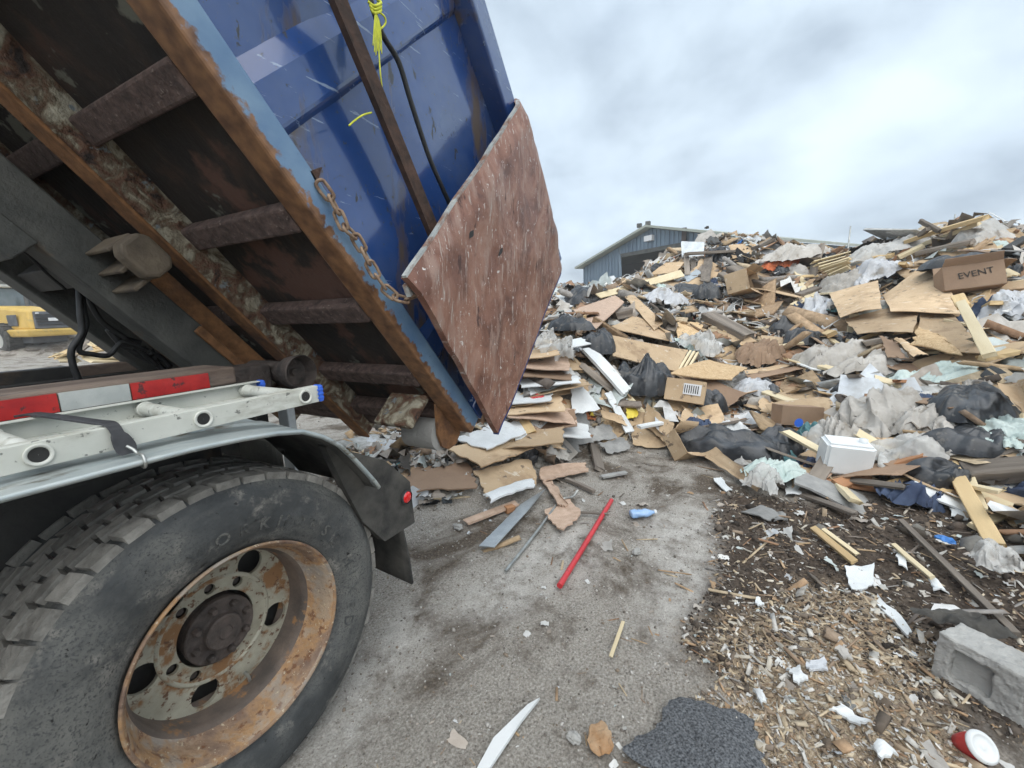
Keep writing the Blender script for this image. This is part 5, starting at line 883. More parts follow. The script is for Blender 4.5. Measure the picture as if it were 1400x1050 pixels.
WS = [([(1076, 655), (1101, 653), (1099, 677), (1073, 676)], 'white foam slab below the green tinted film', M_WHITE, 'white foam slab'), ([(1186, 660), (1205, 664), (1238, 680), (1205, 676)], 'torn white sheet right of the red-brown block', M_WHITE, 'torn white sheet'), ([(1296, 688), (1318, 690), (1328, 712), (1300, 706)], 'white paper sheet left of the long yellow board', M_WHITE, 'white paper sheet'), ([(1184, 816), (1200, 813), (1247, 862), (1240, 871)], 'long white splintered panel piece on the wood chips', M_WHITE, 'white splintered piece'), ([(1153, 775), (1198, 770), (1195, 800), (1165, 808)], 'curled grey and white panel scrap above the splintered piece', M_WHITE, 'curled panel scrap'), ([(1132, 966), (1150, 962), (1195, 985), (1175, 992)], 'white plaster chip in the wood chips near the lid', M_WHITE, 'white plaster chip'), ([(1188, 1018), (1202, 1010), (1228, 1030), (1205, 1045)], 'white plaster chip near the lower border left of the lid', M_WHITE, None), ([(1222, 752), (1240, 755), (1243, 780), (1226, 770)], 'bluish white shard beside the thin split lath', M_WHITE, None), ([(1268, 788), (1285, 795), (1300, 812), (1276, 806)], 'white shard on the long thin pole', M_WHITE, None), ([(974, 655), (985, 652), (1002, 670), (992, 673)], 'small white pair of plastic strips at the gravel edge', M_WHITE, None), ([(1012, 700), (1040, 690), (1070, 706), (1050, 712)], 'brown curled bark sheet on the dark mud', M_GREYB, 'bark sheet'), ([(1060, 700), (1075, 703), (1078, 712), (1058, 712)], 'green tinted scrap beside the bark sheet', M_GREYB, None), ([(1030, 820), (1038, 816), (1046, 826), (1036, 830)], 'small white chip on the dark mud', M_WHITE, None), ([(1002, 560), (1040, 562), (1038, 580), (1004, 578)], 'white printed paper sheet left of the white tube', M_LABEL, 'printed paper'), ([(1056, 520), (1078, 516), (1082, 532), (1060, 536)], 'white card among litter by the bluish film', M_LABEL, None), ([(1100, 905), (1125, 895), (1135, 915), (1108, 918)], 'grey blue printed scrap on the wood chips', M_FILMB, None), ([(1140, 885), (1155, 880), (1166, 902), (1150, 900)], 'red edged printed scrap on the wood chips', M_CLOTH, None), ([(1075, 915), (1090, 908), (1106, 930), (1088, 936)], 'folded white paper with red edge on the wood chips', M_WHITE, None), ([(1028, 945), (1040, 942), (1050, 960), (1040, 966)], 'pale plastic shard left of the folded paper', M_WHITE, None), ([(1150, 950), (1158, 948), (1170, 966), (1160, 968)], 'slim grey shard pointing at the plaster chip', M_GREYB, None)]
for px, lb, m, mk_ in WS: B('scrap', lb, 'scrap', [(u, v, .015+.02*(k % 2)) for k, (u, v) in enumerate(px)], m, .008, .012, .025, mk_, 6)
# barcode print on the white sheet
pc = P(1020, 570, .09); 
pr = MB()
for i in range(8):
    for j in range(3): a = P(1006+i*4, 564+j*5, .06); pr.beam(a, a+C_R*.018, .003, .008)
put(MeshTmp := pr.mesh('print', M_INK), 'barcode_print', 'black barcode bars on the white printed paper', 'print', Matrix.Identity(4))
# gravel foreground
def rod(name, label, cat, pts, r, mat, mark=None):
    c = sum(pts)/len(pts); me = MB().tube([p-c for p in smoothpath(pts, 8)], r, 14).mesh(name, mat, True); me.set_sharp_from_angle(angle=radians(50)); put(me, name, label, cat, Matrix.Translation(Vector(c)))
    if mark: MARKS.append((*mark[:2], mark[2]))
rod('red_pipe', 'straight red painted pipe lying on the gravel', 'pipe', [onZ(765, 801, .03), onZ(800, 744, .025), onZ(836, 684, .02)], .0165, M_REDP, (800, 744, 'red pipe'))
rod('steel_rod', 'thin steel rod with a bent end on the gravel', 'rod', [onZ(691, 781, .02), onZ(730, 732, .02), onZ(762, 689, .025), onZ(770, 682, .03), onZ(783, 679, .05), onZ(790, 670, .09)], .0095, M_STEEL, (740, 720, 'steel rod'))
pts = [onZ(*p, .035) for p in ((655, 747), (676, 753), (722, 702), (746, 672), (738, 674), (712, 690))]
c = sum(pts)/6; m = MB(); m.v = [tuple(p-c+V(0, 0, .02*(i in (1, 2, 3)))) for i, p in enumerate(pts)] + [tuple(p-c+V(0, 0, .006+.02*(i in (1, 2, 3)))) for i, p in enumerate(pts)]; m.f = [(0, 1, 2, 5), (2, 3, 4, 5), (6, 11, 8, 7), (8, 11, 10, 9)] + [(i, 6+i, 6+(i+1) % 6, (i+1) % 6) for i in range(6)]
put(m.mesh('strap_blade', M_TIN), 'metal_strip', 'flat galvanised metal strip tapering toward the dumped boards', 'metal strip', Matrix.Translation(Vector(c)), mark='metal strip', uv=(700, 715))
for a, b, w, h, m_, lb in (((637, 714), (706, 688), .07, .02, M_PINK, 'flat brown lath left of the metal strip'), ((692, 697), (702, 694), .05, .05, M_WOODR, 'small wood cube on the end of the brown lath'), ((774, 655), (812, 672), .035, .03, M_WOODG, 'thin grey stick between dumped boards and red pipe'), ((785, 700), (832, 703), .02, .012, M_WOODG, 'short grey splinter left of the red pipe end'), ((852, 850), (835, 898), .016, .008, M_WOODP, 'small pale splinter standing out on the open gravel'), ((822, 652), (856, 646), .05, .02, M_GREYB, 'flat grey strip at the edge of the gravel')):
    plank('wood_scrap', lb, 'scrap', (*a, .02), (*b, .02), w, h, m_)
sp = [onZ(*p, .02) for p in ((650, 1058), (664, 1062), (712, 990), (738, 957), (722, 966), (675, 1012))]; c = sum(sp)/6; m = MB(); m.v = [tuple(p-c) for p in sp]+[tuple(p-c+V(0, 0, .012)) for p in sp]; m.f = [(0, 1, 2, 5), (2, 3, 4, 5), (6, 11, 8, 7), (8, 11, 10, 9)] + [(i, 6+i, 6+(i+1) % 6, (i+1) % 6) for i in range(6)]
put(m.mesh('splinter', M_WHITE), 'painted_splinter', 'long white painted wood splinter on the gravel near the tyre', 'splinter', Matrix.Translation(Vector(c)), mark='white splinter', uv=(695, 1005))
# crushed water bottle
bt = thing('water_bottle', 'crushed blue plastic water bottle lying on the gravel', 'bottle', tuple(onZ(877, 702, .035))); USED.add(bt['label']); bt.matrix_world = along(onZ(862, 703, .035), onZ(893, 700, .035))
prof = [(-.085, .001), (-.085, .03), (-.078, .036), (-.06, .034), (-.05, .037), (-.03, .032), (-.015, .036), (.0, .03), (.02, .036), (.045, .034), (.065, .022), (.08, .013), (.095, .013), (.095, .001)]
me = MB().lathe(prof, (0, 0, 0), 20, (1, 0, 0)).mesh('bottle_body', M_BLUEPL, True)
for v_ in me.vertices: k = 1+.25*mn.noise(v_.co*40); v_.co.y *= k; v_.co.z *= k*.8
o = bpy.data.objects.new('body', me); COL.objects.link(o); o.parent = bt
o = bpy.data.objects.new('cap', MB().lathe([(.09, .001), (.09, .016), (.108, .016), (.108, .001)], (0, 0, 0), 16, (1, 0, 0)).mesh('cap', M_WHITE)); COL.objects.link(o); o.parent = bt
MARKS.append((877, 702, 'crushed water bottle'))
# concrete block, lid, mat, stone
def cinder():
    r = thing('concrete_block', 'broken grey hollow concrete block on the churned dirt', 'block', tuple(onZ(1345, 945, .08))); USED.add(r['label'])
    a, b = onZ(1272, 922, .0), onZ(1402, 1000, .0); x = nz(b-a); nf = np.cross(x, (0, 0, 1)); r.matrix_world = frame_mat(a + x*.20 - nf*.09 + V(0, 0, .088), x, nz(V(0, 0, 1)+nf*-.12))
    def cut(): 
        L, D, Hh = .40, .19, .19; 
        out = [(-L/2, -Hh/2), (L/2, -Hh/2), (L/2, Hh/2), (-L/2, Hh/2)]
        return out
    holes = [[(x0, -.055), (x0, .055), (x0+.11, .055), (x0+.11, -.055)] for x0 in (-.15, .04)]
    me = curve_mesh('block', [cut()]+holes, .095, M_CONC); o = bpy.data.objects.new('block_body', me); COL.objects.link(o); o.parent = r
    bv = o.modifiers.new('b', 'BEVEL'); bv.width = .008; bv.segments = 2; sd = o.modifiers.new('r', 'REMESH'); sd.mode = 'VOXEL'; sd.voxel_size = .006
    tx = bpy.data.textures.new('chip', 'CLOUDS'); tx.noise_scale = .05; dp = o.modifiers.new('d', 'DISPLACE'); dp.texture = tx; dp.strength = .02; dp.mid_level = .55
    tx2 = bpy.data.textures.new('chip2', 'CLOUDS'); tx2.noise_scale = .012; dp = o.modifiers.new('d2', 'DISPLACE'); dp.texture = tx2; dp.strength = .005
    MB().box((-.152, -.06, -.07), (-.038, .06, .062)).obj('mortar_fill', M_CONC).parent = r
    MARKS.append((1345, 930, 'concrete block'))
cinder()
ld = thing('drink_cup', 'crushed red paper cup with white plastic lid near the concrete block', 'cup', tuple(onZ(1340, 1020, .03))); USED.add(ld['label'])
zc = nz(-C_F*.75+C_U*.55-C_R*.45); ld.matrix_world = frame_mat(onZ(1340, 1021, .05), C_R, np.cross(zc, C_R))
o = bpy.data.objects.new('lid', MB().lathe([(0, .040), (.004, .045), (.010, .045), (.012, .041), (.016, .039), (.016, .032), (.012, .030), (.012, .010), (.014, .008), (.014, .0005)], (0, 0, 0), 36, (0, 0, 1)).mesh('lid', M_WHITE, True)); COL.objects.link(o); o.parent = ld
o = bpy.data.objects.new('cup', MB().lathe([(.002, .042), (-.04, .036), (-.07, .030), (-.07, .0005)], (0, 0, 0), 28, (0, 0, 1)).mesh('cup', M_REDM, True)); COL.objects.link(o); o.parent = ld
MARKS.append((1340, 1020, 'drink cup'))
mt_ = film('fuzzy_mat', 'dark grey fuzzy carpet scrap on the ground near the wood chips', 'carpet', 958, 1016, .44, .32, .022, .4, M_MAT, .015, 'fuzzy carpet scrap')
_seed[0] = 300
def rock(name, label, cat, u, v, s, mat, flat=.5, mark=None):
    _seed[0] += 1; r_ = random.Random(_seed[0]); vv, ff = ico(3); off = Vector((r_.uniform(0, 90), 3, 5)); m = MB(); m.v = [tuple(np.array(p)*s*(1+.45*mn.fractal(Vector(p)*1.3+off, 1, 2, 3))*V(1, r_.uniform(.7, .75), flat)) for p in vv]; m.f = list(ff)
    put(m.mesh(name, mat), name, label, cat, Matrix.Translation(Vector(P(u, v, .0))) @ Matrix.Rotation(r_.uniform(0, 6), 4, 'Z'), mark=mark, uv=(u, v))
rock('rusty_stone', 'flat orange stained stone on the gravel near the carpet scrap', 'stone', 822, 1010, .055, M_ROCKO, .3, 'orange stained stone')
for u, v, s, lb in ((626, 720, .035, 'pale stone lying left of the brown lath'), (700, 672, .03, 'small grey lump under the cardboard edge'), (870, 754, .03, 'dark clod on the open gravel below the water bottle'), (785, 1008, .025, 'tan pebble left of the orange stained stone')): rock('stone', lb, 'stone', u, v, s, M_CONC)
for u, v, m_, s, lb in ((1178, 536, M_BLUEM, .06, 'round blue cap in the largest beige sheet'), (1082, 518, M_BLUEM, .08, 'bright blue plastic scrap beside the white card'), (1292, 740, M_BLUEM, .05, 'blue rag lump left of the long yellow board'), (1064, 492, M_GREENM, .09, 'green plastic bottle under the orange-brown paper'), (765, 494, M_BLUEM, .06, 'purple-blue ball in the dumped stack'), (1292, 628, M_YEL, .06, 'yellow foam lump beneath the sleek black bag'), (1215, 632, M_FILMB, .07, 'grey plastic tray left of the clear tub film'), (1186, 590, M_WHITE, .06, 'white plastic cup above the jug'), (1108, 618, M_WHITE, .05, 'white disc lid left of the jug'), (1118, 632, M_WHITE, .05, 'second white disc lid nearer the jug')): rock('plastic_scrap', lb, 'plastic', u, v, s, m_, .6)
#==PART4==
# ------------------------------------------------------------------ loose pieces between the larger ones
def front_of(lb): return lb not in USED
CONT = [(700, 480), (770, 440), (800, 405), (870, 385), (930, 365), (1000, 345), (1060, 340), (1150, 358), (1240, 345), (1330, 325), (1398, 345), (1398, 690), (1300, 700), (1180, 700), (1100, 690), (1040, 665), (960, 600), (900, 612), (850, 605), (790, 625), (730, 640), (690, 600)]
def in_img(u, v, poly=CONT): return bool(inpoly(np.array([u]), np.array([v]), poly)[0])
VAR = {}
def variant(kind, i):
    k = (kind, i)
    if k not in VAR:
        r_ = random.Random(hash(kind) % 1000 if False else sum(map(ord, kind))*31+i)
        if kind == 'cardboard':
            w, h = r_.uniform(.35, .7), r_.uniform(.25, .5); j = lambda: r_.uniform(-.1, .1)
            VAR[k] = slab([V(-w/2+j(), -h/2+j(), 0), V(w/2+j(), -h/2+j(), 0), V(w/2+j(), h/2+j(), 0), V(-w/2+j(), h/2+j(), 0)], .006, 7, 7, .03, .05, i, r_.choice([M_CARD, M_CARD, M_CARDD]), 'cardboard')[0]
        elif kind == 'board':
            w, h = r_.uniform(.3, .6), r_.uniform(.2, .4); j = lambda: r_.uniform(-.08, .08)
            VAR[k] = slab([V(-w/2+j(), -h/2+j(), 0), V(w/2+j(), -h/2+j(), 0), V(w/2+j(), h/2+j(), 0), V(-w/2+j(), h/2+j(), 0)], .014, 5, 5, .02, .015, i, [M_PINK, M_OSB, M_GREYB, M_WHITE][i % 4], 'board')[0]
        elif kind == 'plank': VAR[k] = plank_mesh(r_.uniform(.5, 1.3), r_.uniform(.06, .12), r_.uniform(.02, .045), [M_WOOD, M_WOODG, M_WOODP, M_WOODR, M_WOODG][i % 5], 'plank', i, .5)
        elif kind == 'film': VAR[k] = film_mesh(r_.uniform(.35, .6), r_.uniform(.25, .45), r_.uniform(.16, .26), i, [M_CLOTH, M_CLEAR, M_NAVY, M_CLOTHG, M_TEAL][i % 5], 'film', 26)
        elif kind == 'bag': VAR[k] = bag_mesh(.2, .15, .13, i, M_BAG, 'bag')
    return VAR[k]
COLN = {'cardboard': ['light brown', 'light brown', 'brown', 'light brown', 'brown'], 'board': ['pinkish', 'flaky tan', 'grey', 'white'], 'plank': ['tan', 'grey', 'pale', 'red-brown', 'grey'], 'film': ['beige', 'whitish', 'navy', 'pale greenish', 'teal'], 'bag': ['black']}
NAME = {'cardboard': 'cardboard_piece', 'board': 'board_piece', 'plank': 'loose_plank', 'film': 'plastic_film', 'bag': 'small_bag'}
NOUN = {'cardboard': 'cardboard piece', 'board': 'board piece', 'plank': 'plank', 'film': 'crumpled film', 'bag': 'scrap of bin bag'}
def auto_label(kind, i, u, v, size):
    col = COLN[kind][i % len(COLN[kind])] if kind != 'cardboard' else ('brown' if variant(kind, i).materials[0] == M_CARDD else 'light brown')
    ms = sorted(MARKS, key=lambda m: hypot(m[0]-u, m[1]-v))[:9]
    for adj in ('', size+' '):
        for (mu, mv, nm) in ms:
            d = hypot(mu-u, mv-v); du, dv = u-mu, v-mv
            rel = 'touching' if d < 14 else ('just ' if d < 45 else '') + (('right of' if du > 0 else 'left of') if abs(du) > abs(dv) else ('below' if dv > 0 else 'above'))
            lb = f'{adj}{col} {NOUN[kind]} {rel} the {nm}'
            if lb not in USED and len(lb.split()) <= 16: USED.add(lb); return lb
    return None
made = 0
KINDS_ = ['plank']*8 + ['cardboard']*9 + ['film']*4 + ['board']*5 + ['bag']*1
R2 = random.Random(5)
for t in range(900):
    if made >= 330: break
    u, v = R2.uniform(690, 1398), 335 + 370*R2.random()**1.35
    if not in_img(u, v) or any(in_img(u, v, q_) for q_ in PXQ): continue
    kind = R2.choice(KINDS_); i = R2.randrange(8 if kind != 'bag' else 4); p = G(u, v, .0); r = hypot(p[0], p[1])
    sc = R2.uniform(.55, 1.15)*(1.0 if r < 8 else 1.35)*(1.35 if kind == 'cardboard' and r > 5.5 else 1); lb = auto_label(kind, i, u, v, 'small' if sc < .85 else 'larger')
    if not lb: continue
    me = variant(kind, i); yaw = R2.uniform(0, 6.3); tl = R2.uniform(-.45, .45), R2.uniform(-.45, .45)
    p = p + V(0, 0, R2.uniform(.02, .10)) - nz(V(p[0], p[1], 0))*.03
    M = ground_frame(p, yaw, tl) @ Matrix.Scale(sc, 4)
    put(me, NAME[kind], lb, {'bag': 'bag', 'film': 'film', 'plank': 'plank', 'board': 'board', 'cardboard': 'cardboard'}[kind], M, 'loose debris on the heap'); made += 1

# ------------------------------------------------------------------ uncounted small litter, real pieces joined per kind
def inst(name, tv, tf, pos, Rm, scl, col, mat, label, cat, jit=0.):
    n, k = len(pos), len(tv); v = tv[None]*scl[:, None, :]
    if jit: v = v*(1+rng.uniform(-jit, jit, (n, k, 1)))
    v = np.einsum('nij,nkj->nki', Rm, v) + pos[:, None, :]
    f = (np.asarray(tf)[None] + (np.arange(n)*k)[:, None, None]); s = f.shape[2]
    me = bpy.data.meshes.new(name); me.vertices.add(n*k); me.vertices.foreach_set('co', v.ravel()); nf = n*f.shape[1]
    me.loops.add(nf*s); me.loops.foreach_set('vertex_index', f.ravel().astype(np.int32)); me.polygons.add(nf); me.polygons.foreach_set('loop_start', np.arange(nf, dtype=np.int32)*s); me.polygons.foreach_set('loop_total', np.full(nf, s, np.int32)); me.update()
    ca = me.color_attributes.new('Col', 'FLOAT_COLOR', 'POINT'); ca.data.foreach_set('color', np.c_[np.repeat(col, k, 0), np.ones(n*k)].ravel().astype(np.float32)); me.validate(); me.materials.append(mat)
    return stuff(link(name, me), label, cat)
def rots(pos, tilt, follow=.8, e=.1):
    n = len(pos); x, y = pos[:, 0], pos[:, 1]
    gx = (HG(x+e, y)-HG(x-e, y))/(2*e); gy = (HG(x, y+e)-HG(x, y-e))/(2*e)
    N_ = np.c_[-gx*follow, -gy*follow, np.ones(n)] + rng.normal(0, tilt, (n, 3))*[1, 1, .3]; N_ /= np.linalg.norm(N_, axis=1)[:, None]; N_[:, 2] = np.abs(N_[:, 2])
    a = rng.uniform(0, 2*pi, n); X = np.c_[np.cos(a), np.sin(a), np.zeros(n)]; X -= N_*(X*N_).sum(1)[:, None]; X /= np.linalg.norm(X, axis=1)[:, None]; Y_ = np.cross(N_, X)
    return np.stack([X, Y_, N_], 2)
def polar(n, r0, r1, a0, a1, p=1.):
    r = r0*(r1/r0)**(rng.random(n)**p); a = np.radians(rng.uniform(a0, a1, n)); return r*np.cos(a), r*np.sin(a), r
BOXV = np.array([(-1, -1, -1), (1, -1, -1), (1, 1, -1), (-1, 1, -1), (-.97, -.9, 1), (.95, -1, 1), (1, .92, 1), (-1, .95, 1)], float); BOXF = [(3, 2, 1, 0), (4, 5, 6, 7), (0, 1, 5, 4), (1, 2, 6, 5), (2, 3, 7, 6), (3, 0, 4, 7)]
GV = []; GF = []
for i in range(5):
    for j in range(5): GV.append((i/2-1, j/2-1, .35*((i*7+j*13) % 5-2)/2))
for i in range(4):
    for j in range(4): a = i*5+j; GF.append((a, a+5, a+6, a+1))
GV = np.array(GV, float); PV, PF = ico(1); PV = PV*(1+rng.uniform(-.25, .25, (len(PV), 1)))
def pick(cols, n, spread=.15): c = np.array(cols)[rng.integers(0, len(cols), n)]; return np.clip(c*(1+rng.uniform(-spread, spread, (n, 1))), 0, .9)
def pilepts(n, lo=.10, near=3.0, far=15.5, p=.75):
    x, y, r = polar(n, near, far, -34, 52, p); z, mud, chip, m = HF(x, y); k = (z > lo*rng.uniform(.4, 1.6, len(z))) & ~((x < 2.2) & (y > .9))
    for f in FOOT: k &= ~inpoly(x, y, f)
    return x[k], y[k], z[k], r[k]
TAN = [(.52, .38, .235), (.46, .325, .205), (.64, .52, .36), (.36, .26, .18), (.38, .23, .14), (.28, .235, .2), (.18, .15, .13), (.34, .32, .30)]
PAPER = [(.72, .73, .73), (.62, .62, .59), (.54, .51, .47), (.66, .70, .74), (.46, .41, .36), (.55, .61, .60), (.76, .76, .74), (.40, .35, .30)]
x, y, z, r = pilepts(8500); n = len(x); s = rng.lognormal(-2.75, .5, n)*(r/7)**.45
inst('wood_litter', BOXV, BOXF, np.c_[x, y, z+s*.15], rots(np.c_[x, y, z], .38), np.c_[s*rng.uniform(.9, 3.4, n), s*rng.uniform(.14, .4, n), s*rng.uniform(.06, .2, n)], pick(TAN, n), M_STUFFM, 'uncounted broken wood sticks covering the debris heap', 'wood litter', .08)
x, y, z, r = pilepts(11000); n = len(x); s = rng.lognormal(-2.6, .5, n)*(r/7)**.45
inst('board_litter', BOXV, BOXF, np.c_[x, y, z+s*.2], rots(np.c_[x, y, z], .42), np.c_[s*rng.uniform(.7, 1.5, n), s*rng.uniform(.5, 1.1, n), s*.05+.002], pick(TAN[:5]+[(.5, .36, .22), (.6, .6, .58)], n), M_STUFFM, 'uncounted cardboard and board scraps covering the debris heap', 'board litter', .22)
x, y, z, r = pilepts(30000); n = len(x); s = rng.lognormal(-3.0, .55, n)*(r/7)**.45
inst('paper_litter', GV, GF, np.c_[x, y, z+s*.3], rots(np.c_[x, y, z], .5), np.c_[s*rng.uniform(.7, 1.4, n), s*rng.uniform(.5, 1., n), s*rng.uniform(.4, 1., n)], pick(PAPER, n), M_STUFF, 'uncounted crumpled paper and film scraps covering the debris heap', 'paper litter', .16)
x, y, z, r = pilepts(2000); n = len(x); s = rng.lognormal(-2.6, .45, n)*(r/7)**.45
inst('dark_litter', GV, GF, np.c_[x, y, z+s*.3], rots(np.c_[x, y, z], .5), np.c_[s*rng.uniform(.7, 1.6, n), s*rng.uniform(.5, 1., n), s*rng.uniform(.5, 1.2, n)], pick([(.012, .013, .015), (.03, .03, .033), (.05, .06, .07), (.08, .07, .06)], n), M_STUFF, 'uncounted torn black plastic covering the debris heap', 'plastic litter', .18)
x, y, z, r = pilepts(900); n = len(x); s = rng.lognormal(-3.0, .4, n)*(r/7)**.5
inst('coloured_litter', GV, GF, np.c_[x, y, z+s*.4], rots(np.c_[x, y, z], .5), np.c_[s, s*.7, s*.8], pick([(.5, .03, .03), (.05, .2, .55), (.04, .3, .12), (.6, .45, .05), (.12, .38, .45), (.55, .2, .08), (.25, .32, .6)], n), M_STUFF, 'uncounted bright plastic scraps dotted over the debris heap', 'plastic litter', .18)
x, y, z, r = pilepts(5000, .04); n = len(x); s = rng.lognormal(-3.3, .45, n)*(r/6)**.5
inst('rubble_litter', PV, PF, np.c_[x, y, z], rots(np.c_[x, y, z], .5), np.c_[s, s*.8, s*.6], pick([(.22, .21, .19), (.13, .10, .08), (.3, .28, .25), (.08, .065, .05)], n), M_STUFFM, 'uncounted rubble lumps between the debris', 'rubble', .15)
# thin wires and strips draped over the heap
x, y, z, r = pilepts(420, .2, 3.6, 12); wr = MB()
for a, b, c_, rr in zip(x, y, z, r):
    d = rng.normal(0, .22*rr/6, (2, 2)); m1 = (a+d[0, 0], b+d[0, 1]); m2 = (a+d[0, 0]+d[1, 0], b+d[0, 1]+d[1, 1])
    wr.tube(smoothpath([(a, b, c_+.02), (*m1, float(HG(np.array([m1[0]]), np.array([m1[1]]))[0])+.12*rr/6), (*m2, float(HG(np.array([m2[0]]), np.array([m2[1]]))[0])+.02)], 4), .0035*rr/6, 4, cap=False)
stuff(wr.obj('wire_litter', M_WHITE), 'uncounted thin pale wires and strips tangled over the heap', 'wire litter')
# yard: stones, clods, wood chips, small litter at the edges
def yard(n, r0, r1, a0, a1, p=1.):
    x, y, r = polar(n, r0, r1, a0, a1, p); z, mud, chip, m = HF(x, y); return x, y, z, r, mud, chip, m
x, y, z, r, mud, chip, m = yard(17000, .9, 6.5, -45, 75, .8); k = (mud < .4) & (chip < .5) & (m < .3); x, y, z, r = x[k], y[k], z[k], r[k]; n = len(x); s = rng.lognormal(-5.6, .45, n)*(r/2)**.55
inst('gravel', PV, PF, np.c_[x, y, z+s*.2], rots(np.c_[x, y, z], .5), np.c_[s, s*.8, s*.55], pick([(.36, .34, .31), (.26, .24, .215), (.46, .44, .41), (.18, .16, .14), (.28, .23, .18), (.6, .58, .55)], n), M_STUFFM, 'uncounted small grey stones pressed into the yard', 'gravel', .2)
x, y, z, r, mud, chip, m = yard(40000, .9, 6.5, -45, 40); k = (mud > .35) & (m < .4); x, y, z, r = x[k], y[k], z[k], r[k]; n = len(x); s = rng.lognormal(-5.1, .45, n)*(r/2.5)**.4
inst('mud_clods', PV, PF, np.c_[x, y, z+s*.1], rots(np.c_[x, y, z], .6), np.c_[s, s*.85, s*.7], pick([(.06, .046, .036), (.09, .07, .055), (.13, .105, .085), (.045, .035, .028)], n), M_STUFFM, 'uncounted clods of dark churned mud', 'mud', .25)
x, y, z, r, mud, chip, m = yard(90000, .9, 5, -45, 30); k = ((chip > .25) & (rng.random(len(x)) < .5)) | ((mud > .3) & (rng.random(len(x)) < .13)); x, y, z, r = x[k], y[k], z[k], r[k]; n = len(x); s = rng.lognormal(-5.5, .55, n)*(r/2)**.5
inst('wood_chips', BOXV, BOXF, np.c_[x, y, z+s*.25], rots(np.c_[x, y, z], .5), np.c_[s*rng.uniform(.7, 3.2, n), s*rng.uniform(.3, .9, n), s*.22], pick([(.52, .42, .29), (.58, .49, .36), (.44, .34, .235), (.66, .61, .52), (.34, .26, .19), (.20, .16, .125), (.25, .21, .17), (.46, .31, .19), (.60, .58, .54), (.68, .66, .62)], n, .25), M_STUFFM, 'uncounted tan wood chips strewn over the dirt', 'wood chips', .25)
x, y, z, r, mud, chip, m = yard(5200, 1.0, 7, -42, 55); k = (((mud > .3) & (rng.random(len(x)) < .5)) | (chip > .2) | (m > .02) | (rng.random(len(x)) < .10)) & ~((x < 2) & (y > 1)); x, y, z, r = x[k], y[k], z[k], r[k]; n = len(x); s = rng.lognormal(-4.95, .6, n)*(r/2)**.9
inst('paper_scraps', GV, GF, np.c_[x, y, z+s*.3], rots(np.c_[x, y, z], .35), np.c_[s*rng.uniform(.7, 1.6, n), s*rng.uniform(.5, 1., n), s*.5], pick(PAPER+[(.7, .71, .7), (.4, .27, .16)], n), M_STUFF, 'uncounted small white scraps trodden into the yard', 'paper litter', .14)
x, y, z, r, mud, chip, m = yard(2600, 1.0, 7, -42, 55); k = ((mud > .3) | (chip > .2) | (m > .02) | (rng.random(len(x)) < .1)) & ~((x < 2) & (y > 1)); x, y, z, r = x[k], y[k], z[k], r[k]; n = len(x); s = rng.lognormal(-4.3, .5, n)*(r/2)**.8
inst('splinters', BOXV, BOXF, np.c_[x, y, z+s*.1], rots(np.c_[x, y, z], .22), np.c_[s*rng.uniform(1., 3., n), s*rng.uniform(.1, .2, n), s*.07], pick(TAN, n), M_STUFFM, 'uncounted wood splinters on the dirt at the foot of the heap', 'splinters', .1)

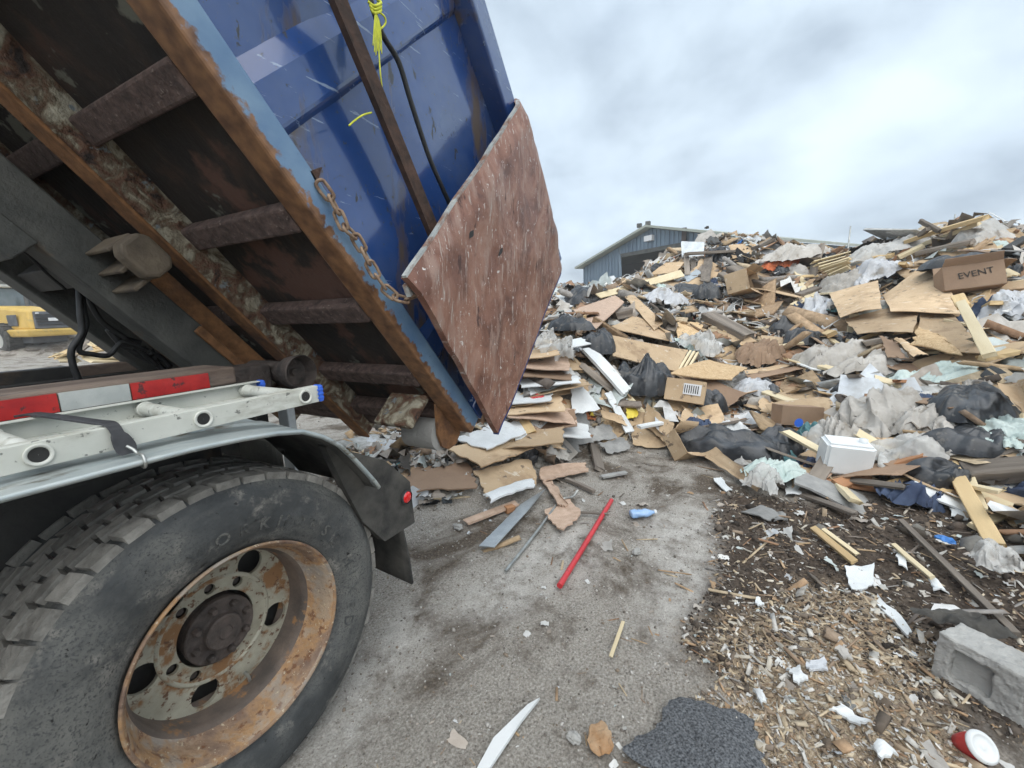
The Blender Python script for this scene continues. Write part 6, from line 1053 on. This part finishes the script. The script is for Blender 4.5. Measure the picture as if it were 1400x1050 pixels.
# ------------------------------------------------------------------ beyond the yard
# blue shed
def shed():
    pk = at(891, 312, 36.); du = nz(V(cos(radians(56.5)), sin(radians(56.5)), 0)); dl = nz(V(cos(radians(-33.5)), sin(radians(-33.5)), 0))
    el = at(800, 366, 42.4); half = hypot(el[0]-pk[0], el[1]-pk[1]); er = V(*(pk - du*half)); er[2] = el[2]; zt, ze = pk[2], el[2]; A0 = V(pk[0], pk[1], 0)
    r = thing('blue_shed', 'blue-grey metal shed with a dark wide doorway behind the heap', 'shed', tuple(A0)); USED.add(r['label'])
    X = lambda a, z, b=0.: A0 + du*a + dl*b + V(0, 0, z)
    slope = lambda a: zt - (zt-ze)*abs(a)/half
    op = (3.3, -3.2); oh = zt-1.55
    # corrugated cladding strips
    w = .42; a = half
    strips = []
    while a > -half:
        b = a - w
        for z0f, z1f in ([(lambda q: 0, slope)] if (b >= op[0] or a <= op[1]) else [(lambda q: oh, slope)]):
            m = MB(); k = .05
            m.hexa([X(a, z0f(a), 0), X(b+.02, z0f(b), 0), X(b+.02, z0f(b), .08), X(a, z0f(a), .08), X(a, z1f(a), 0), X(b+.02, z1f(b), 0), X(b+.02, z1f(b), .08), X(a, z1f(a), .08)])
            m.hexa([X(a, z0f(a), -k), X(a-.16, z0f(a-.16), -k), X(a-.16, z0f(a-.16), -.001), X(a, z0f(a), -.001), X(a, z1f(a)-.02, -k), X(a-.16, z1f(a-.16)-.02, -k), X(a-.16, z1f(a-.16)-.02, -.001), X(a, z1f(a)-.02, -.001)])
            m.obj('cladding_panel', M_SHED, r)
        a = b
    L = 15.
    for s_ in (1, -1):
        e = half+.5; m = MB(); m.hexa([X(0, zt+.05, -.7), X(s_*e, slope(e)+.05, -.7), X(s_*e, slope(e)+.05, L), X(0, zt+.05, L), X(0, zt+.22, -.7), X(s_*e, slope(e)+.22, -.7), X(s_*e, slope(e)+.22, L), X(0, zt+.22, L)]); m.obj('roof', M_ROOFG, r)
        MB().hexa([X(s_*half, 0, .1), X(s_*half-.1*s_, 0, .1), X(s_*half-.1*s_, 0, L), X(s_*half, 0, L), X(s_*half, ze, .1), X(s_*half-.1*s_, ze, .1), X(s_*half-.1*s_, ze, L), X(s_*half, ze, L)]).obj('side_wall', M_SHED, r)
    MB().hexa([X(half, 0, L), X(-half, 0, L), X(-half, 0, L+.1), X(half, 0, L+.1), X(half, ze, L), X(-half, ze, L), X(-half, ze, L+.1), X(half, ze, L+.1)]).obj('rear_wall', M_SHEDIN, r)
    MB().hexa([X(half-.3, 0, 3.), X(-half+.3, 0, 3.), X(-half+.3, 0, 3.1), X(half-.3, 0, 3.1), X(half-.3, ze+.1, 3.), X(-half+.3, ze+.1, 3.), X(-half+.3, ze+.1, 3.1), X(half-.3, ze+.1, 3.1)]).obj('doorway_shade_screen', M_SHEDIN, r)  # added dark screen behind the opening, stands in for the unlit interior
    MB().hexa([X(op[0]+.1, oh-.25, -.12), X(op[1]-.1, oh-.25, -.12), X(op[1]-.1, oh-.25, -.05), X(op[0]+.1, oh-.25, -.05), X(op[0]+.1, oh+.05, -.12), X(op[1]-.1, oh+.05, -.12), X(op[1]-.1, oh+.05, -.05), X(op[0]+.1, oh+.05, -.05)]).obj('door_header', M_HOIST, r)
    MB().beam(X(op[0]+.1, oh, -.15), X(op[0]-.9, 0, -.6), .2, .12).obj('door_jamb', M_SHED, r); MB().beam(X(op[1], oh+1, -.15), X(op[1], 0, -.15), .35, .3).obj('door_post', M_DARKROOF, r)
    lo = MB().hexa([X(.45, zt-.95, -.35), X(-.35, zt-.95, -.35), X(-.35, zt-.95, -.05), X(.45, zt-.95, -.05), X(.45, zt-.55, -.35), X(-.35, zt-.55, -.35), X(-.35, zt-.55, -.05), X(.45, zt-.55, -.05)]).obj('floodlight', M_LAMPW, r)
    for a in (.1, 1.0): MB().beam(X(a, zt+.2, -.3), X(a, zt+.5, -.3), .35, .35).obj('roof_lamp', M_HOIST, r)
    wn = MB().hexa([X(6.05, 2.2, -.07), X(5.2, 2.2, -.07), X(5.2, 2.2, -.052), X(6.05, 2.2, -.052), X(6.05, 4., -.07), X(5.2, 4., -.07), X(5.2, 4., -.052), X(6.05, 4., -.052)]).obj('window', M_SHEDIN, r)
    MB().beam(X(5.62, 2.2, -.09), X(5.62, 4., -.09), .12, .05).obj('window_bar', M_LAMPW, wn)
    MB().beam(X(2.2, 0, 4), X(2.2, 3.4, 4), .18, .18).obj('blue_post', M_CAPB, r)
shed()
wall = MB(); a, b = at(690, 386, 70), at(812, 384, 70); wall.beam(V(a[0], a[1], 2.2)-nz(b-a)*20, V(b[0], b[1], 2.2)+nz(b-a)*3, 1., 6.2); tag(wall.obj('far_warehouse', M_FABRIC), 'long low pale warehouse on the horizon left of the blue shed', 'warehouse')
a, b = at(1100, 349, 30), at(1168, 341, 30); m = MB(); bk = nz(V(a[0], a[1], 0)); m.hexa([V(a[0], a[1], 0), V(b[0], b[1], 0), V(b[0], b[1], 0)+bk*8, V(a[0], a[1], 0)+bk*8, V(a[0], a[1], a[2]-.3), V(b[0], b[1], b[2]), V(b[0], b[1], b[2])+bk*8, V(a[0], a[1], a[2]-.3)+bk*8])
tag(m.obj('brown_shed', M_DARKROOF), 'dark brown shed roof peeking over the crest behind the pallet', 'shed')
# hoop barn
hb = at(40, 420, 62); hr = thing('hoop_barn', 'pale fabric hoop barn beyond the wheel loader', 'barn', (hb[0], hb[1], 0)); ex = nz(V(C_R[0], C_R[1], 0)*.92+V(-.1, -.4, 0)); ey = V(-ex[1], ex[0], 0)
if ey@V(hb[0], hb[1], 0) < 0: ey = -ey
RB = 11.; ns_ = 24; L = 40.; sh = MB()
arc = lambda t: (-RB*cos(t), 9.2*sin(t)**.85 if sin(t) > 0 else 0)
for k in (0, 1):
    for i in range(ns_+1): a_, z_ = arc(pi*i/ns_); sh.v.append(tuple(V(hb[0], hb[1], 0)+ex*a_+ey*L*k+V(0, 0, z_)))
for i in range(ns_): sh.f.append((i, i+1, ns_+2+i, ns_+1+i))
sh.obj('fabric_cover', M_FABRIC, hr, smooth=True)
for k in range(0, 7):
    MB().tube([V(hb[0], hb[1], 0)+ex*arc(pi*i/ns_)[0]*.985+ey*(.05+L*k/6.3)+V(0, 0, arc(pi*i/ns_)[1]*.985) for i in range(ns_+1)], .14, 6).obj('hoop_rib', M_LGREY, hr, smooth=True)
m = MB(); m.add([V(hb[0], hb[1], 0)+ey*(L-.3)+ex*arc(pi*i/ns_)[0]*.98+V(0, 0, arc(pi*i/ns_)[1]*.98) for i in range(ns_+1)], [tuple(range(ns_+1))]); m.obj('end_wall', M_FABRIC, hr)
# wheel loader, rear end towards -Y
def loader():
    base = onZ(22, 487); bx, by = base[0], base[1]+1.0
    r = thing('wheel_loader', 'dusty yellow wheel loader working beyond the truck', 'wheel loader', (bx, by, 0)); USED.add(r['label'])
    def bo(nm, lo, hi, m, par=None, bv=.04): return MB().box(V(*lo)+V(bx, by, 0), V(*hi)+V(bx, by, 0)).obj(nm, m, par or r, bevel=bv)
    def hexa(nm, pts, m, par=None, bv=.05): return MB().hexa([V(*p)+V(bx, by, 0) for p in pts]).obj(nm, m, par or r, bevel=bv)
    hood = hexa('hood', [(-.05, -2.0, 1.15), (1.55, -2.0, 1.15), (1.55, .6, 1.15), (-.05, .6, 1.15), (.1, -1.75, 2.05), (1.4, -1.75, 2.05), (1.5, .6, 2.32), (.0, .6, 2.32)], M_LYEL, bv=.12)
    g = hexa('grille', [(.1, -2.06, 1.2), (1.42, -2.06, 1.2), (1.42, -1.95, 1.2), (.1, -1.95, 1.2), (.2, -1.88, 1.98), (1.32, -1.88, 1.98), (1.32, -1.8, 1.98), (.2, -1.8, 1.98)], M_LGREY)
    for z in (1.35, 1.5, 1.65, 1.8): bo('slat', (.2, -2.07, z), (1.32, -1.95, z+.05), M_BLACK, g, .01)
    bo('plate', (.58, -2.09, 1.54), (.92, -2.06, 1.68), M_LAMPW, g, .005)
    for x in (.3, 1.22): bo('rear_lamp', (x-.05, -2.0, 1.86), (x+.05, -1.9, 1.93), M_LAMPW, g, .02)
    bo('side_vent', (-.072, -1.2, 1.35), (-.03, -.55, 1.85), M_LGREY, hood, .02)
    bo('emblem', (-.035, .12, 1.85), (-.015, .58, 2.15), M_LGREY, hood, .01)
    tm = text_mesh('CAT', .24, .005, M_LAMPW); o = bpy.data.objects.new('emblem_text', tm); COL.objects.link(o); o.parent = hood; o.matrix_basis = frame_mat(V(bx-.042, by+.35, 2.0), (0, -1, 0), (0, 0, 1))
    hexa('counterweight', [(-.25, -2.15, .85), (1.75, -2.15, .85), (1.75, -.6, .85), (-.25, -.6, .85), (-.3, -2.2, 1.18), (1.8, -2.2, 1.18), (1.8, -.6, 1.2), (-.3, -.6, 1.2)], M_LYEL, bv=.08)
    bo('chassis', (.1, -1.6, .55), (1.4, 3.2, .95), M_LGREY); bo('step_fender', (-.45, -.55, 1.28), (.1, 1.0, 1.36), M_LYEL)
    cab = hexa('cab', [(-.05, .65, 1.3), (1.55, .65, 1.3), (1.55, 2.3, 1.3), (-.05, 2.3, 1.3), (.05, .75, 3.15), (1.45, .75, 3.15), (1.45, 2.2, 3.15), (.05, 2.2, 3.15)], M_LGLASS)
    bo('cab_roof', (-.08, .55, 3.16), (1.6, 2.4, 3.3), M_FABRIC, cab)
    for x in (-.03, 1.47):
        for y in (.66, 2.2): bo('pillar', (x, y, 1.3), (x+.09, y+.09, 3.15), M_LGREY, cab, .01)
    for x in (.1, 1.3): bo('work_lamp', (x, .5, 3.05), (x+.2, .62, 3.16), M_LAMPW, cab, .02)
    bo('cab_base', (-.1, .6, .95), (1.6, 2.35, 1.32), M_LGREY)
    MB().lathe([(0, .001), (0, .11), (.18, .1), (.22, .001)], (bx+.35, by+1.2, 3.4), 14, (0, 0, 1)).obj('beacon', M_LORNG, cab, smooth=True)
    MB().tube([(bx+1.2, by+.4, 2.2), (bx+1.2, by+.4, 2.75)], .07, 10).obj('exhaust', M_LGREY, r)
    for y in (-.2, 3.0):
        for x in (-.35, 1.35):
            w = MB().lathe([(0, .35), (-.02, .42), (-.04, .66), (.03, .74), (.48, .74), (.55, .66), (.53, .35)], (bx+x, by+y, .74), 28, (1, 0, 0)).obj('wheel', M_GREASE, r, smooth=True, auto=40)
            MB().lathe([(-.02, .40), (.06, .3), (.05, .0005)], (bx+x, by+y, .74), 20, (1, 0, 0)).obj('rim', M_FABRIC, w, smooth=True, auto=40)
            for k in range(18): a_ = 2*pi*k/18; MB().beam((bx+x, by+y+.745*cos(a_), .74+.745*sin(a_)), (bx+x+.5, by+y+.745*cos(a_+.15), .74+.745*sin(a_+.15)), .09, .06, (0, cos(a_), sin(a_))).obj('tread_lug', M_GREASE, w)
    hexa('bucket', [(-.6, 4.6, .15), (2.1, 4.6, .15), (2.1, 5.6, .1), (-.6, 5.6, .1), (-.6, 4.4, 1.3), (2.1, 4.4, 1.3), (2.1, 4.9, 1.3), (-.6, 4.9, 1.3)], M_LGREY); MB().beam((bx+.75, by+2.4, 1.6), (bx+.75, by+4.5, .7), .9, .25).obj('lift_arm', M_LYEL, r)
loader()
bpy.data.objects['wheel_loader'].rotation_euler = (0, 0, radians(13)); bpy.data.objects['wheel_loader'].scale = (1.12, 1.12, 1.12)
# lumber heap seen under the tipped frame
LH = random.Random(3); ORD = 'lowest front,second front,third front,grey front,fifth front,low middle,dark middle,long middle,pale middle,thin middle,high middle,upper tan,upper grey,upper pale,upper short,upper long,steep upper,topmost tan,topmost pale,highest thin,far left short,far left long,outlying pale,outlying tan'.split(',')
for k, nm in enumerate(ORD):
    t = k/len(ORD); far = k >= 20; u = LH.uniform(50, 95) if far else LH.uniform(105, 175)+30*t; v = LH.uniform(484, 496) if far else 492-46*t+LH.uniform(-6, 6); du = LH.uniform(30, 75)*(.5 if far else 1); dv = LH.uniform(-22, 14)
    p, q = at(u, v, 9.6+.6*t), at(u+du, v+dv, 9.9+.5*t); p[2] = max(p[2], .05); q[2] = max(q[2], .05); L = np.linalg.norm(q-p)
    put(plank_mesh(L, .13, .03, [M_WOODP, M_WOOD, M_WOODG, M_WOODP, M_WOODR][k % 5], 'lumber', 700+k), 'heap_lumber', nm + ' board of the lumber heap seen under the truck frame', 'lumber', along(p, q, LH.uniform(-.2, .9)), 'lumber heap under the frame')
x = at(150, 500, 10); me = MB(); vv, ff = ico(3); me.v = [tuple(np.array(p)*V(1.6, 1.6, .55)*(1+.3*mn.fractal(Vector(p)*2, 1, 2, 3))) for p in vv]; me.f = list(ff)
put(me.mesh('mound', M_STUFFM if False else M_WOODG, True), 'lumber_mound', 'grey-brown mound of broken wood under the lumber heap', 'wood mound', Matrix.Translation(Vector((x[0], x[1], -.05))))
# bird
bp = at(966, 312, 22.); b = MB(); b.add([(-.22, 0, .06), (-.1, .05, .08), (0, .10, 0), (.10, .05, .07), (.24, 0, .02), (.1, -.05, .05), (0, -.12, -.01), (-.1, -.05, .06), (0, 0, -.04), (0, 0, .05)], [(0, 1, 9, 7), (1, 2, 9), (2, 3, 9), (3, 4, 5, 9), (5, 6, 9), (6, 7, 9), (0, 7, 8, 1), (1, 8, 2), (2, 8, 3), (3, 8, 5, 4), (5, 8, 6), (6, 8, 7)])
put(b.mesh('bird', M_BIRD), 'bird', 'small dark bird flying over the shed roof', 'bird', Matrix.Translation(Vector(bp)) @ Matrix.Rotation(.5, 4, 'Z'))

# dusty air over the whole yard
hz_ = MB().box((-430, -430, -1.), (430, 430, 11.5)).obj('haze', M_BIRD); hz_['kind'] = 'stuff'; hz_['label'] = 'thin dusty haze in the air over the yard'; hz_['category'] = 'haze'
hm = bpy.data.materials.new('haze'); hm.use_nodes = True; ht = hm.node_tree; ht.nodes.clear(); ho = ht.nodes.new('ShaderNodeOutputMaterial'); hv = ht.nodes.new('ShaderNodeVolumePrincipled')
hv.inputs['Color'].default_value = (.92, .90, .87, 1); hv.inputs['Density'].default_value = .0032; hv.inputs['Anisotropy'].default_value = .2; ht.links.new(hv.outputs[0], ho.inputs['Volume']); hz_.data.materials.clear(); hz_.data.materials.append(hm)
